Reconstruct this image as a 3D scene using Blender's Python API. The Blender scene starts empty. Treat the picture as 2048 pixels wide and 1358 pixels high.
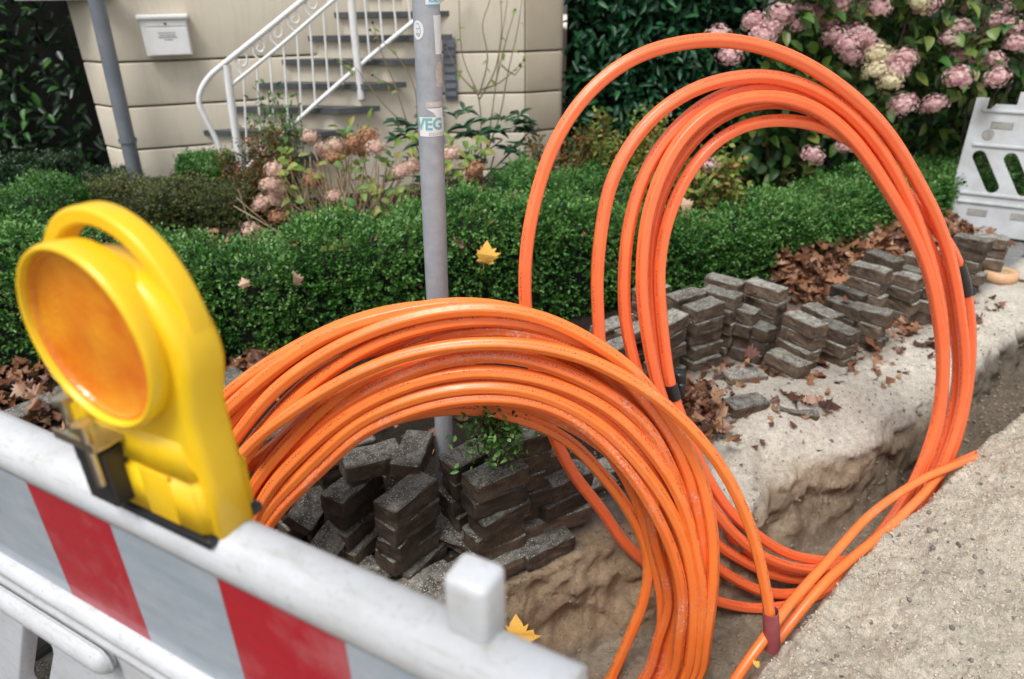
import bpy, bmesh, math, random
import numpy as np
from mathutils import Vector, Matrix, Euler
from mathutils.geometry import tessellate_polygon
R=math.radians
rng=np.random.default_rng(7); random.seed(7)
scn=bpy.context.scene
# ------------------------------------------------------------------ camera
F=1365.; CH=1.7; TH=R(26.6); RO=R(0.76)
cam_d=bpy.data.cameras.new('camera'); cam=bpy.data.objects.new('camera',cam_d); scn.collection.objects.link(cam); scn.camera=cam
cam_d.sensor_width=36; cam_d.lens=36*F/2048; cam_d.clip_end=500; cam_d.clip_start=.05
cam.location=(0,0,CH)
cam.matrix_world=Matrix.Translation((0,0,CH))@Matrix.Rotation(math.pi/2-TH,4,'X')@Matrix.Rotation(-RO,4,'Z')
cam_d.dof.use_dof=True; cam_d.dof.focus_distance=1.8; cam_d.dof.aperture_fstop=2.7
# ------------------------------------------------------------------ light
w=bpy.data.worlds.new('World'); scn.world=w; w.use_nodes=True
wn=w.node_tree; wn.nodes.clear()
wo=wn.nodes.new('ShaderNodeOutputWorld'); bg=wn.nodes.new('ShaderNodeBackground'); sky=wn.nodes.new('ShaderNodeTexSky')
sky.sky_type='NISHITA'; sky.sun_disc=False; sky.sun_elevation=R(62); sky.sun_rotation=R(-150); sky.dust_density=3.0
hs=wn.nodes.new('ShaderNodeHueSaturation'); hs.inputs['Saturation'].default_value=.22   # overcast: a nearly white sky
wn.links.new(sky.outputs[0],hs.inputs['Color']); wn.links.new(hs.outputs[0],bg.inputs[0]); wn.links.new(bg.outputs[0],wo.inputs[0])
bg.inputs[1].default_value=.124
sd=bpy.data.lights.new('sun','SUN'); sd.energy=1.65; sd.angle=R(20); sd.color=(1,.985,.965)
so=bpy.data.objects.new('sun',sd); scn.collection.objects.link(so)
sv=Vector((math.sin(R(-150))*math.cos(R(62)),math.cos(R(-150))*math.cos(R(62)),math.sin(R(62))))
so.rotation_euler=sv.to_track_quat('Z','Y').to_euler(); so.location=(0,0,6)
scn.view_settings.view_transform='Standard'; scn.view_settings.look='None'
scn.view_settings.exposure=0.62; scn.view_settings.gamma=1
scn.render.engine='CYCLES'
# ------------------------------------------------------------------ pixel rays (where a thing seen in the photo stands)
def ray(x,y):
    u=(x-1024)/F; v=(679-y)/F; c,s=math.cos(RO),math.sin(RO)
    uu=u*c+v*s; vv=-u*s+v*c
    return np.array([uu, math.cos(TH)+vv*math.sin(TH), -math.sin(TH)+vv*math.cos(TH)])
O=np.array([0,0,CH])
def atz(x,y,z): d=ray(x,y); return O+d*((z-CH)/d[2])
def aty(x,y,Y): d=ray(x,y); return O+d*(Y/d[1])
def atd(x,y,Z): return O+ray(x,y)*Z
def onplane(px,py,p,d):
    n=np.array([d[1],-d[0],0.]); r=ray(px,py); t=((np.array([p[0],p[1],0])-O)@n)/(r@n); return O+r*t
def sstep(a,b,x):
    t=np.clip((np.asarray(x,float)-a)/(b-a),0,1); return t*t*(3-2*t)
# ------------------------------------------------------------------ noise
_h=np.random.default_rng(3).random(65536)
def vn(x,y,z=0.):
    x,y,z=np.broadcast_arrays(np.asarray(x,float),np.asarray(y,float),np.asarray(z,float))
    xi,yi,zi=np.floor(x).astype(int),np.floor(y).astype(int),np.floor(z).astype(int)
    fx,fy,fz=x-xi,y-yi,z-zi; fx,fy,fz=[f*f*(3-2*f) for f in (fx,fy,fz)]
    H=lambda a,b,c:_h[(a*1619+b*31337+c*6971)&65535]
    r=0
    for dx in (0,1):
        for dy in (0,1):
            for dz in (0,1):
                r=r+H(xi+dx,yi+dy,zi+dz)*(fx if dx else 1-fx)*(fy if dy else 1-fy)*(fz if dz else 1-fz)
    return r*2-1
def fbm(x,y,z=0.,o=4):
    r=0;a=1;s=0
    for i in range(o): r=r+a*vn(np.asarray(x)*2**i+i*17.3,np.asarray(y)*2**i-i*9.1,np.asarray(z)*2**i); s+=a; a*=.5
    return r/s
# ------------------------------------------------------------------ objects
def tag(o,label=None,cat=None,group=None,kind=None):
    if label: o['label']=label
    if cat: o['category']=cat
    if group: o['group']=group
    if kind: o['kind']=kind
    return o
def link(o,parent=None):
    scn.collection.objects.link(o)
    if parent is not None:
        o.parent=parent
        off=Vector(parent.get('_o',(0,0,0)))
        o.matrix_parent_inverse=Matrix.Translation(-off)
    return o
def empty(name,loc,label,cat,group=None):
    o=bpy.data.objects.new(name,None); o.empty_display_size=.1; o.location=Vector([float(v) for v in loc]); o['_o']=[float(v) for v in loc]
    scn.collection.objects.link(o); return tag(o,label,cat,group)
def mkmesh(name,V,Fc,mats=(),smooth=False,rnd=None,col=None,uv=None,mi=None):
    me=bpy.data.meshes.new(name)
    V=np.asarray(V,dtype=np.float32)
    if isinstance(Fc,np.ndarray):
        k=Fc.shape[1]; n=Fc.shape[0]
        me.vertices.add(len(V)); me.vertices.foreach_set('co',V.ravel())
        me.loops.add(n*k); me.loops.foreach_set('vertex_index',Fc.astype(np.int32).ravel())
        me.polygons.add(n); me.polygons.foreach_set('loop_start',np.arange(0,n*k,k,dtype=np.int32))
        try: me.polygons.foreach_set('loop_total',np.full(n,k,dtype=np.int32))
        except Exception: pass
        me.update(calc_edges=True)
    else: me.from_pydata(V.tolist(),[],[list(f) for f in Fc]); me.update()
    if smooth: me.polygons.foreach_set('use_smooth',np.ones(len(me.polygons),dtype=bool))
    if mi is not None: me.polygons.foreach_set('material_index',np.asarray(mi,dtype=np.int32))
    if rnd is not None:
        a=me.attributes.new('rnd','FLOAT','POINT'); a.data.foreach_set('value',np.asarray(rnd,dtype=np.float32))
    if col is not None:
        a=me.color_attributes.new('Col','FLOAT_COLOR','POINT'); c=np.ones((len(V),4),dtype=np.float32); c[:,:3]=col; a.data.foreach_set('color',c.ravel())
    if uv is not None:
        l=me.uv_layers.new(name='UV'); idx=np.zeros(len(me.loops),dtype=np.int32); me.loops.foreach_get('vertex_index',idx)
        l.data.foreach_set('uv',np.asarray(uv,dtype=np.float32)[idx].ravel())
    for m in mats: me.materials.append(m)
    return me
def mo(name,V,Fc,mat,parent=None,**k):
    return link(bpy.data.objects.new(name,mkmesh(name,V,Fc,[mat] if mat else [],**k)),parent)
def from_bm(name,bm,mat,parent=None,smooth=False):
    me=bpy.data.meshes.new(name); bm.normal_update(); bm.to_mesh(me); bm.free()
    if smooth: me.polygons.foreach_set('use_smooth',np.ones(len(me.polygons),dtype=bool))
    me.materials.append(mat)
    return link(bpy.data.objects.new(name,me),parent)
def bx(bm,c,s,M=None,bev=0,seg=2):
    r=bmesh.ops.create_cube(bm,size=1); vs=r['verts']
    for v in vs: v.co=Vector((v.co.x*s[0]+c[0],v.co.y*s[1]+c[1],v.co.z*s[2]+c[2]))
    if bev:
        es=list({e for v in vs for e in v.link_edges})
        r=bmesh.ops.bevel(bm,geom=es,offset=bev,segments=seg,affect='EDGES',profile=.5)
        vs=list({v for v in r['verts']}|{v for v in vs if v.is_valid})
    if M is not None:
        for v in vs: v.co=M@v.co
    return vs
def prism(poly,h0,h1,M=None):
    n=len(poly); V=[(p[0],p[1],h0) for p in poly]+[(p[0],p[1],h1) for p in poly]
    if M is not None: V=[tuple(M@Vector(v)) for v in V]
    return V,[list(range(n))[::-1],list(range(n,2*n))]+[[i,(i+1)%n,n+(i+1)%n,n+i] for i in range(n)]
def crom(P,step,closed=False):
    P=np.asarray(P,float); n=len(P); out=[]
    rngi=range(n if closed else n-1)
    for i in rngi:
        g=lambda k:P[k%n] if closed else P[min(max(k,0),n-1)]
        p0,p1,p2,p3=g(i-1),g(i),g(i+1),g(i+2); m=max(2,int(np.linalg.norm(p2-p1)/step))
        for j in range(m):
            t=j/m; out.append(.5*((2*p1)+(-p0+p2)*t+(2*p0-5*p1+4*p2-p3)*t*t+(-p0+3*p1-3*p2+p3)*t**3))
    if not closed: out.append(P[-1])
    return np.array(out)
def smoothp(P,it,closed=False):
    for _ in range(it):
        Q=P.copy()
        if closed: Q=(np.roll(P,1,0)+2*P+np.roll(P,-1,0))/4
        else: Q[1:-1]=(P[:-2]+2*P[1:-1]+P[2:])/4
        P=Q
    return P
def tube(P,r,seg=12,closed=False,lobes=0,amp=0,twist=0.,ph=0.,up=(0,1,0)):
    P=np.asarray(P,float); n=len(P)
    T=(np.roll(P,-1,0)-np.roll(P,1,0)) if closed else np.gradient(P,axis=0)
    T/=np.linalg.norm(T,axis=1)[:,None]+1e-9
    up=np.array(up,float); Bn=up-T*(T@up)[:,None]
    bad=np.linalg.norm(Bn,axis=1)<.15
    Bn[bad]=np.cross(T[bad],[1,0,.3]); Bn/=np.linalg.norm(Bn,axis=1)[:,None]
    Nn=np.cross(Bn,T)
    L=np.concatenate([[0],np.cumsum(np.linalg.norm(np.diff(P,axis=0),axis=1))])
    a=np.linspace(0,2*math.pi,seg,endpoint=False)
    rr=np.broadcast_to(np.asarray(r,float),(n,))[:,None]*(1+(amp*np.cos(lobes*(a[None]+twist*L[:,None]+ph)) if lobes else 0))
    rr=np.broadcast_to(rr,(n,seg))
    V=P[:,None]+Bn[:,None]*(np.cos(a)[None,:,None]*rr[...,None])+Nn[:,None]*(np.sin(a)[None,:,None]*rr[...,None])
    V=V.reshape(-1,3); i=np.arange(n if closed else n-1)[:,None]; j=np.arange(seg)[None]
    A=i*seg+j; B=i*seg+(j+1)%seg; C=((i+1)%n)*seg+(j+1)%seg; D=((i+1)%n)*seg+j
    Q=np.stack([A,B,C,D],-1).reshape(-1,4)
    uv=np.stack([np.repeat(L,seg),np.tile(a/(2*math.pi),n)],-1)
    return V,Q,uv
def joinm(parts):
    V=[];Fq=[];o=0
    for v,f in parts:
        V.append(np.asarray(v,float)); Fq.append(np.asarray(f)+o); o+=len(v)
    return np.concatenate(V),np.concatenate(Fq)
# ------------------------------------------------------------------ materials
class N:
    def __init__(s,name):
        s.m=bpy.data.materials.new(name); s.m.use_nodes=True; s.t=s.m.node_tree; s.t.nodes.clear()
        s.o=s.t.nodes.new('ShaderNodeOutputMaterial'); s.p=s.t.nodes.new('ShaderNodeBsdfPrincipled'); s.t.links.new(s.p.outputs[0],s.o.inputs[0])
        s.tc=s.t.nodes.new('ShaderNodeTexCoord')
    def n(s,k,**a):
        q=s.t.nodes.new(k)
        for x,v in a.items(): setattr(q,x,v)
        return q
    def l(s,a,b): s.t.links.new(a,b)
    def noise(s,scale,detail=5,rough=.6,vec=None,out=0):
        q=s.n('ShaderNodeTexNoise'); q.inputs['Scale'].default_value=scale; q.inputs['Detail'].default_value=detail; q.inputs['Roughness'].default_value=rough
        s.l(vec or s.tc.outputs['Object'],q.inputs['Vector']); return q.outputs[out]
    def vor(s,scale,feat='F1',vec=None,out=0):
        q=s.n('ShaderNodeTexVoronoi',feature=feat); q.inputs['Scale'].default_value=scale; s.l(vec or s.tc.outputs['Object'],q.inputs['Vector']); return q.outputs[out]
    def ramp(s,f,st):
        q=s.n('ShaderNodeValToRGB'); e=q.color_ramp.elements
        while len(e)<len(st): e.new(.5)
        for i,(p,c) in enumerate(st):
            e[i].position=p; e[i].color=(*c,1) if not isinstance(c,(int,float)) else (c,c,c,1)
        s.l(f,q.inputs[0]); return q.outputs[0]
    def mix(s,f,a,b,mode='MIX'):
        q=s.n('ShaderNodeMix',data_type='RGBA',blend_type=mode)
        for k,v in ((0,f),(6,a),(7,b)):
            if isinstance(v,(int,float)): q.inputs[k].default_value=v if k==0 else (v,v,v,1)
            elif isinstance(v,tuple): q.inputs[k].default_value=(*v,1)
            else: s.l(v,q.inputs[k])
        return q.outputs[2]
    def math(s,op,a,b=None):
        q=s.n('ShaderNodeMath',operation=op)
        for k,v in ((0,a),(1,b)):
            if v is None: continue
            if isinstance(v,(int,float)): q.inputs[k].default_value=v
            else: s.l(v,q.inputs[k])
        return q.outputs[0]
    def bump(s,h,strength,dist,prev=None):
        q=s.n('ShaderNodeBump'); q.inputs['Strength'].default_value=strength; q.inputs['Distance'].default_value=dist; s.l(h,q.inputs['Height'])
        if prev is not None: s.l(prev,q.inputs['Normal'])
        return q.outputs[0]
    def attr(s,nm,out='Fac'):
        q=s.n('ShaderNodeAttribute'); q.attribute_name=nm; return q.outputs[out]
    def fin(s,col,rough=.6,nrm=None,spec=None,coat=None,metal=None,trans=None,sss=None):
        for k,v in (('Base Color',col),('Roughness',rough),('Metallic',metal),('Specular IOR Level',spec),('Coat Weight',coat)):
            if v is None: continue
            if isinstance(v,tuple): s.p.inputs[k].default_value=(*v,1)
            elif isinstance(v,(int,float)): s.p.inputs[k].default_value=v
            else: s.l(v,s.p.inputs[k])
        if nrm is not None: s.l(nrm,s.p.inputs['Normal'])
        if trans:
            t=s.n('ShaderNodeBsdfTranslucent'); x=s.n('ShaderNodeMixShader'); x.inputs[0].default_value=trans
            if isinstance(col,tuple): t.inputs[0].default_value=(*col,1)
            else: s.l(col,t.inputs[0])
            s.l(s.p.outputs[0],x.inputs[1]); s.l(t.outputs[0],x.inputs[2]); s.l(x.outputs[0],s.o.inputs[0])
        return s.m
def plain(name,c1,c2,rough=.6,ns=8,bs=0,bstr=.3,bd=.002,spec=None,metal=None,coat=None,lo=.35,hi=.65):
    s=N(name); c=s.mix(s.ramp(s.noise(ns),[(lo,0.),(hi,1.)]),c1,c2)
    return s.fin(c,rough,s.bump(s.noise(bs,6),bstr,bd) if bs else None,spec,coat,metal)
def leafmat(name,cols,rough=.4,trans=.25,obj=False,spec=.5,vein=False):
    s=N(name)
    if obj:
        q=s.n('ShaderNodeObjectInfo'); f=q.outputs['Random']
    else: f=s.attr('rnd')
    k=len(cols); c=s.ramp(f,[(i/(k-1),c) for i,c in enumerate(cols)])
    c=s.mix(s.ramp(s.noise(35,3),[(.35,.0),(.75,.45)]),c,tuple(x*.55 for x in cols[0]),'MIX')
    return s.fin(c,rough,None,spec,trans=trans)
def m_orange(name,base,base2,scuff,off=0.):
    s=N(name); uv=s.tc.outputs['UV']
    c=s.mix(s.ramp(s.noise(9),[(.3,0.),(.7,1.)]),base,base2)
    # dirt: pale sand smears and scratches
    n1=s.ramp(s.noise(5,3),[(.52-off,0.),(.68-off,1.)]); n2=s.ramp(s.noise(130,6,.75),[(.52,0.),(.62,1.)])
    c=s.mix(s.math('MULTIPLY',s.math('MULTIPLY',n1,n2),scuff),c,(.62,.5,.42))
    n3=s.ramp(s.noise(420,3,.7),[(.66,0.),(.7,1.)]); c=s.mix(s.math('MULTIPLY',n3,.45*scuff+.08),c,(.35,.17,.1))
    # printed meter marking along one side
    sp=s.n('ShaderNodeSeparateXYZ'); s.l(uv,sp.inputs[0]); u,v=sp.outputs[0],sp.outputs[1]
    for v0 in (.30,.62,.86):
        band=s.math('LESS_THAN',s.math('ABSOLUTE',s.math('SUBTRACT',v,v0)),.030)
        cb=s.n('ShaderNodeCombineXYZ'); s.l(s.math('MULTIPLY',u,210.),cb.inputs[0]); s.l(s.math('MULTIPLY',v,45.),cb.inputs[1])
        ch=s.ramp(s.noise(1.,1,.5,cb.outputs[0]),[(.52,0.),(.56,1.)])
        cb2=s.n('ShaderNodeCombineXYZ'); s.l(s.math('MULTIPLY',u,26.),cb2.inputs[0]); cb2.inputs[1].default_value=v0*9
        wd=s.ramp(s.noise(1.,1,.5,cb2.outputs[0]),[(.44,0.),(.47,1.)])
        c=s.mix(s.math('MULTIPLY',s.math('MULTIPLY',band,s.math('MULTIPLY',ch,wd)),.72),c,(.09,.03,.02))
    rg=s.ramp(s.noise(40,4),[(.3,.30),(.7,.44)])
    b=s.bump(s.noise(220,4),.14,.0006); b=s.bump(s.noise(28,3),.10,.004,b)
    return s.fin(c,rg,b,.6)
ORN=m_orange('orange_plastic_near',(.94,.235,.045),(.92,.195,.036),.5)
ORS=m_orange('orange_plastic_scuffed',(.88,.19,.036),(.82,.155,.028),1.,.08)
ORF=m_orange('orange_plastic_far',(.95,.185,.058),(.94,.16,.048),.12,-.05)
ORT=m_orange('orange_plastic_trench',(.92,.22,.045),(.88,.18,.035),.45,.04)
BLK=plain('black_tape',(.012,.013,.016),(.02,.021,.025),.3,30,120,.4,.001)
MARN=plain('maroon_plastic',(.27,.055,.065),(.36,.10,.10),.5,20,200,.2,.001)
def m_paver(dk=1.,nm='aggregate_concrete'):
    s=N(nm)
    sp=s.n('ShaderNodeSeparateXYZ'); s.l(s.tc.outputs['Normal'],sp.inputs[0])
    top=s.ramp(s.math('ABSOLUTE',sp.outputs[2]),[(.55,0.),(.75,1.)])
    oi=s.n('ShaderNodeObjectInfo'); rd=oi.outputs['Random']
    add=s.n('ShaderNodeVectorMath',operation='ADD'); s.l(s.tc.outputs['Object'],add.inputs[0])
    cb=s.n('ShaderNodeCombineXYZ'); s.l(s.math('MULTIPLY',rd,9.),cb.inputs[0]); s.l(s.math('MULTIPLY',rd,4.),cb.inputs[2]); s.l(cb.outputs[0],add.inputs[1]); vec=add.outputs[0]
    base=s.mix(s.ramp(s.noise(14,6,.7,vec),[(.3,0.),(.7,1.)]),(.055,.048,.040),(.17,.155,.13))
    peb=s.ramp(s.vor(150,'F1',vec),[(.30,1.),(.42,0.)]); pc=s.ramp(s.vor(150,'F1',vec,1),[(.0,(.14,.14,.14)),(.4,(.30,.28,.25)),(.7,(.6,.57,.52)),(1.,(.85,.82,.76))])
    sel=s.ramp(s.noise(60,3,.6,vec),[(.36,.45),(.58,1.)])
    t=s.mix(s.math('MULTIPLY',peb,sel),base,pc)
    moss=s.ramp(s.noise(7,4,.6,vec),[(.55,0.),(.75,.55)]); t=s.mix(moss,t,(.11,.13,.06))
    pale=s.ramp(s.noise(24,5,.7,vec),[(.44,0.),(.62,.6)]); t=s.mix(pale,t,(.40,.39,.34))
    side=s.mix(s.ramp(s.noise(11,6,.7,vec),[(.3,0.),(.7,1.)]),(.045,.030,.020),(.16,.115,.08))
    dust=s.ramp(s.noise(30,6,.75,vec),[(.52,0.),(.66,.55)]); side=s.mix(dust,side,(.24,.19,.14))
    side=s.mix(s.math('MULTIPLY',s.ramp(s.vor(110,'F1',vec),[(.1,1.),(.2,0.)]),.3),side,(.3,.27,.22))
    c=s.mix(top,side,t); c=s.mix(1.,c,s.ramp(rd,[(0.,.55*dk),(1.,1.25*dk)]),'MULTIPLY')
    b=s.bump(s.noise(60,8,.75,vec),.7,.006); b=s.bump(s.vor(150,'F1',vec),-.5,.0025,b)
    return s.fin(c,.8,b,.3)
PAV=m_paver()
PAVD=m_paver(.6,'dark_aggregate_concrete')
def m_ground():
    s=N('sand_and_soil'); P=s.tc.outputs['Object']
    c=s.attr('Col','Color')
    c=s.mix(1.,c,s.ramp(s.noise(3.2,6,.65),[(.25,.80),(.75,1.22)]),'MULTIPLY')
    c=s.mix(1.,c,s.ramp(s.noise(45,5,.7),[(.28,.70),(.7,1.2)]),'MULTIPLY')
    c=s.mix(s.ramp(s.noise(230,3,.7),[(.58,0.),(.68,.7)]),c,(.12,.105,.09))
    c=s.mix(s.ramp(s.noise(85,5,.8),[(.60,0.),(.70,.65)]),c,(.16,.13,.10))
    c=s.mix(s.ramp(s.vor(95,'F1'),[(.07,.7),(.13,0.)]),c,(.14,.13,.13))
    b=s.bump(s.noise(26,8,.72),.9,.018); b=s.bump(s.noise(110,6,.8),1.,.013,b); b=s.bump(s.noise(420,3,.6),.6,.0016,b)
    return s.fin(c,.95,b,.1)
GRD=m_ground()
BOXL=leafmat('box_leaves',[(.010,.05,.009),(.028,.12,.02),(.06,.20,.03),(.12,.29,.055),(.24,.44,.13)],.36,.28,spec=.45)
BOXB=leafmat('box_leaves_brownish',[(.03,.045,.015),(.06,.09,.02),(.13,.13,.04),(.09,.17,.04),(.22,.16,.07)],.45,.2)
DARKB=leafmat('dark_shrub_leaves',[(.006,.025,.008),(.012,.045,.012),(.02,.065,.016),(.03,.05,.015)],.4,.15)
TWIG=plain('twig_bark',(.035,.026,.018),(.07,.05,.03),.9,30)
CORE=plain('hedge_core',(.003,.005,.0025),(.006,.008,.004),.95,30)  # near-black filler: the shade inside the foliage is put into this colour
STEM=plain('dry_stem',(.34,.25,.15),(.50,.39,.25),.8,30)
GSTEM=plain('rose_stem',(.10,.11,.05),(.16,.10,.06),.7,12)
LAUR=leafmat('laurel_leaves',[(.006,.045,.018),(.012,.075,.026),(.022,.105,.035),(.04,.15,.055)],.32,.12,True,.35)
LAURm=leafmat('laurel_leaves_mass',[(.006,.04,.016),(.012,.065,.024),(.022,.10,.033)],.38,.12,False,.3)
LAURd=leafmat('laurel_leaves_left',[(.01,.05,.006),(.025,.11,.014),(.07,.19,.03)],.4,.2,True,.3)  # separate greens for the left laurel
LAURdm=leafmat('laurel_left_mass',[(.003,.018,.004),(.008,.035,.008),(.014,.05,.012)],.35,.1)
RHO=leafmat('rhododendron_leaves',[(.012,.05,.022),(.02,.08,.03),(.04,.13,.05)],.3,.15,True)
HYL=leafmat('hydrangea_leaves',[(.10,.19,.03),(.20,.32,.06),(.35,.40,.09),(.42,.38,.10),(.10,.28,.08)],.45,.35,True,.4)
HYLr=leafmat('hydrangea_green_leaves',[(.03,.10,.018),(.06,.17,.03),(.13,.25,.04),(.28,.30,.07)],.4,.25,True,.45)
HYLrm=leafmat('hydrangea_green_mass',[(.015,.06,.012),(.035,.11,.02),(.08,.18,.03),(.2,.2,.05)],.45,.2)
BARB=leafmat('barberry_leaves',[(.20,.03,.015),(.30,.07,.02),(.12,.10,.02),(.04,.12,.03),(.35,.12,.03),(.03,.09,.02)],.5,.3)
MIXL=leafmat('mixed_low_leaves',[(.06,.15,.025),(.15,.26,.04),(.35,.34,.07),(.10,.20,.03),(.40,.22,.06),(.04,.12,.025)],.5,.3)
def flow(name,cols):
    return leafmat(name,cols,.6,.3)
FLP=flow('pink_florets',[(.58,.27,.33),(.76,.44,.47),(.84,.60,.57),(.80,.70,.56),(.70,.38,.43)])
FLS=flow('salmon_florets',[(.66,.40,.33),(.80,.54,.46),(.86,.68,.57),(.78,.66,.46),(.72,.47,.40)])
FLB=flow('brown_florets',[(.30,.12,.06),(.48,.24,.13),(.62,.38,.22),(.40,.19,.10)])
FLC=flow('cream_florets',[(.72,.66,.40),(.80,.74,.50),(.68,.50,.38)])
LITm=leafmat('leaf_litter',[(.10,.035,.015),(.22,.09,.04),(.32,.15,.075),(.42,.24,.13),(.16,.055,.03),(.07,.035,.025)],.45,.1)
LITo=leafmat('fallen_leaf',[(.12,.045,.02),(.24,.10,.05),(.36,.18,.09),(.26,.10,.06),(.10,.045,.04)],.42,.1,True)
YEL=plain('yellow_leaf',(.72,.36,.04),(.80,.5,.12),.5,20)
PALE=plain('pale_leaf',(.55,.40,.28),(.40,.24,.14),.5,20)
def m_cream():
    s=N('cream_render'); c=s.mix(s.ramp(s.noise(1.6,5),[(.3,0.),(.7,1.)]),(.60,.535,.43),(.655,.59,.48))
    st=s.n('ShaderNodeMapping'); st.inputs['Scale'].default_value=(6,6,.7); s.l(s.tc.outputs['Object'],st.inputs[0])
    c=s.mix(s.ramp(s.noise(2.2,6,.7,st.outputs[0]),[(.5,0.),(.8,.38)]),c,(.36,.31,.24))
    c=s.mix(s.ramp(s.noise(25,5,.8),[(.55,0.),(.75,.25)]),c,(.42,.37,.29))
    return s.fin(c,.85,s.bump(s.noise(110,5),.3,.003),.2)
CREAM=m_cream()
CREAMd=plain('shaded_cream_render',(.40,.345,.26),(.44,.38,.29),.85,3,90,.25,.002,.2)  # cream render darkened: shade of the turned-away faces is in the colour
JOINT=plain('render_joint',(.20,.165,.12),(.26,.21,.16),.9,9)
SLATE=plain('slate_tread',(.055,.062,.066),(.09,.098,.10),.45,7,60,.3,.003)
WPAINT=plain('white_paint',(.70,.70,.69),(.78,.78,.77),.35,9)
def m_white():
    s=N('white_plastic')
    c=s.mix(s.ramp(s.noise(7,6,.7),[(.42,0.),(.75,.6)]),(.55,.57,.60),(.38,.37,.345))
    st=s.n('ShaderNodeMapping'); st.inputs['Scale'].default_value=(3,3,40); s.l(s.tc.outputs['Object'],st.inputs[0])
    c=s.mix(s.ramp(s.noise(6,5,.7,st.outputs[0]),[(.52,0.),(.70,.5)]),c,(.33,.30,.25))
    c=s.mix(s.ramp(s.noise(90,4,.8),[(.58,0.),(.70,.6)]),c,(.26,.235,.20))
    return s.fin(c,.42,s.bump(s.noise(60,4),.15,.001),.4)
WHITE=m_white()
FARW=plain('grey_white_plastic',(.50,.52,.54),(.40,.41,.41),.5,6,40,.2,.002)
def m_foil(nm,a,b):
    s=N(nm); st=s.n('ShaderNodeMapping'); st.inputs['Scale'].default_value=(1,1,6); st.inputs['Rotation'].default_value=(0,.5,0); s.l(s.tc.outputs['Object'],st.inputs[0])
    c=s.mix(s.ramp(s.noise(9,6,.7,st.outputs[0]),[(.35,0.),(.75,1.)]),a,b)
    c=s.mix(s.ramp(s.noise(120,3,.8),[(.68,0.),(.76,.5)]),c,(.75,.72,.70))
    c=s.mix(s.ramp(s.noise(4,5,.7),[(.50,0.),(.75,.22)]),c,(.62,.55,.55))
    return s.fin(c,s.ramp(s.noise(18,4),[(.3,.28),(.7,.5)]),None,.5,.2)
FOILR=m_foil('red_foil',(.40,.007,.016),(.33,.012,.022))
FOILW=m_foil('white_foil',(.27,.315,.36),(.36,.40,.44))
YELP=plain('yellow_plastic',(.86,.56,.012),(.80,.47,.01),.34,5,150,.05,.001,.5)
ZINC=plain('zinc_plated',(.62,.60,.42),(.55,.45,.40),.28,60,0,metal=1.)
def m_lens():
    s=N('amber_lens')
    g1=s.vor(190,'F1'); c=s.mix(s.ramp(s.noise(11,3),[(.3,0.),(.7,1.)]),(.82,.18,.004),(1.,.48,.025))
    return s.fin(c,.18,s.bump(g1,.6,.0015),.6,.5,trans=.3)
LENS=m_lens()
def m_pole():
    s=N('galvanised_pole')
    c=s.mix(s.ramp(s.noise(16,6,.7),[(.3,0.),(.7,1.)]),(.30,.32,.35),(.43,.45,.48))
    st=s.n('ShaderNodeMapping'); st.inputs['Scale'].default_value=(1,1,.12); s.l(s.tc.outputs['Object'],st.inputs[0])
    c=s.mix(s.ramp(s.noise(55,5,.8,st.outputs[0]),[(.58,0.),(.72,.45)]),c,(.09,.065,.05))
    st2=s.n('ShaderNodeMapping'); st2.inputs['Scale'].default_value=(.6,.6,7); s.l(s.tc.outputs['Object'],st2.inputs[0])
    c=s.mix(s.ramp(s.noise(30,5,.8,st2.outputs[0]),[(.64,0.),(.72,.4)]),c,(.07,.05,.045))
    return s.fin(c,.45,s.bump(s.noise(140,5),.15,.001),.5,metal=.2)
POLE=m_pole()
PIPE=plain('zinc_downpipe',(.17,.19,.22),(.22,.24,.27),.45,5,metal=.3)
STK=plain('sticker_paper',(.78,.79,.80),(.70,.72,.73),.4,20)
TEAL=plain('teal_ink',(.16,.42,.42),(.22,.47,.46),.5,60)
INK=plain('black_ink',(.02,.02,.02),(.03,.03,.03),.5,60)
BLUE=plain('blue_ink',(.05,.42,.62),(.07,.48,.66),.5,60)
TORN=plain('torn_paper',(.42,.38,.34),(.60,.55,.5),.8,90)
ROADM=plain('dark_gate',(.02,.02,.022),(.03,.03,.03),.6,10)
PEB=plain('pebble_grey',(.07,.065,.06),(.26,.23,.20),.8,14)
TAPO=plain('tape_roll_orange',(.62,.32,.15),(.55,.38,.24),.6,40)
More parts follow.
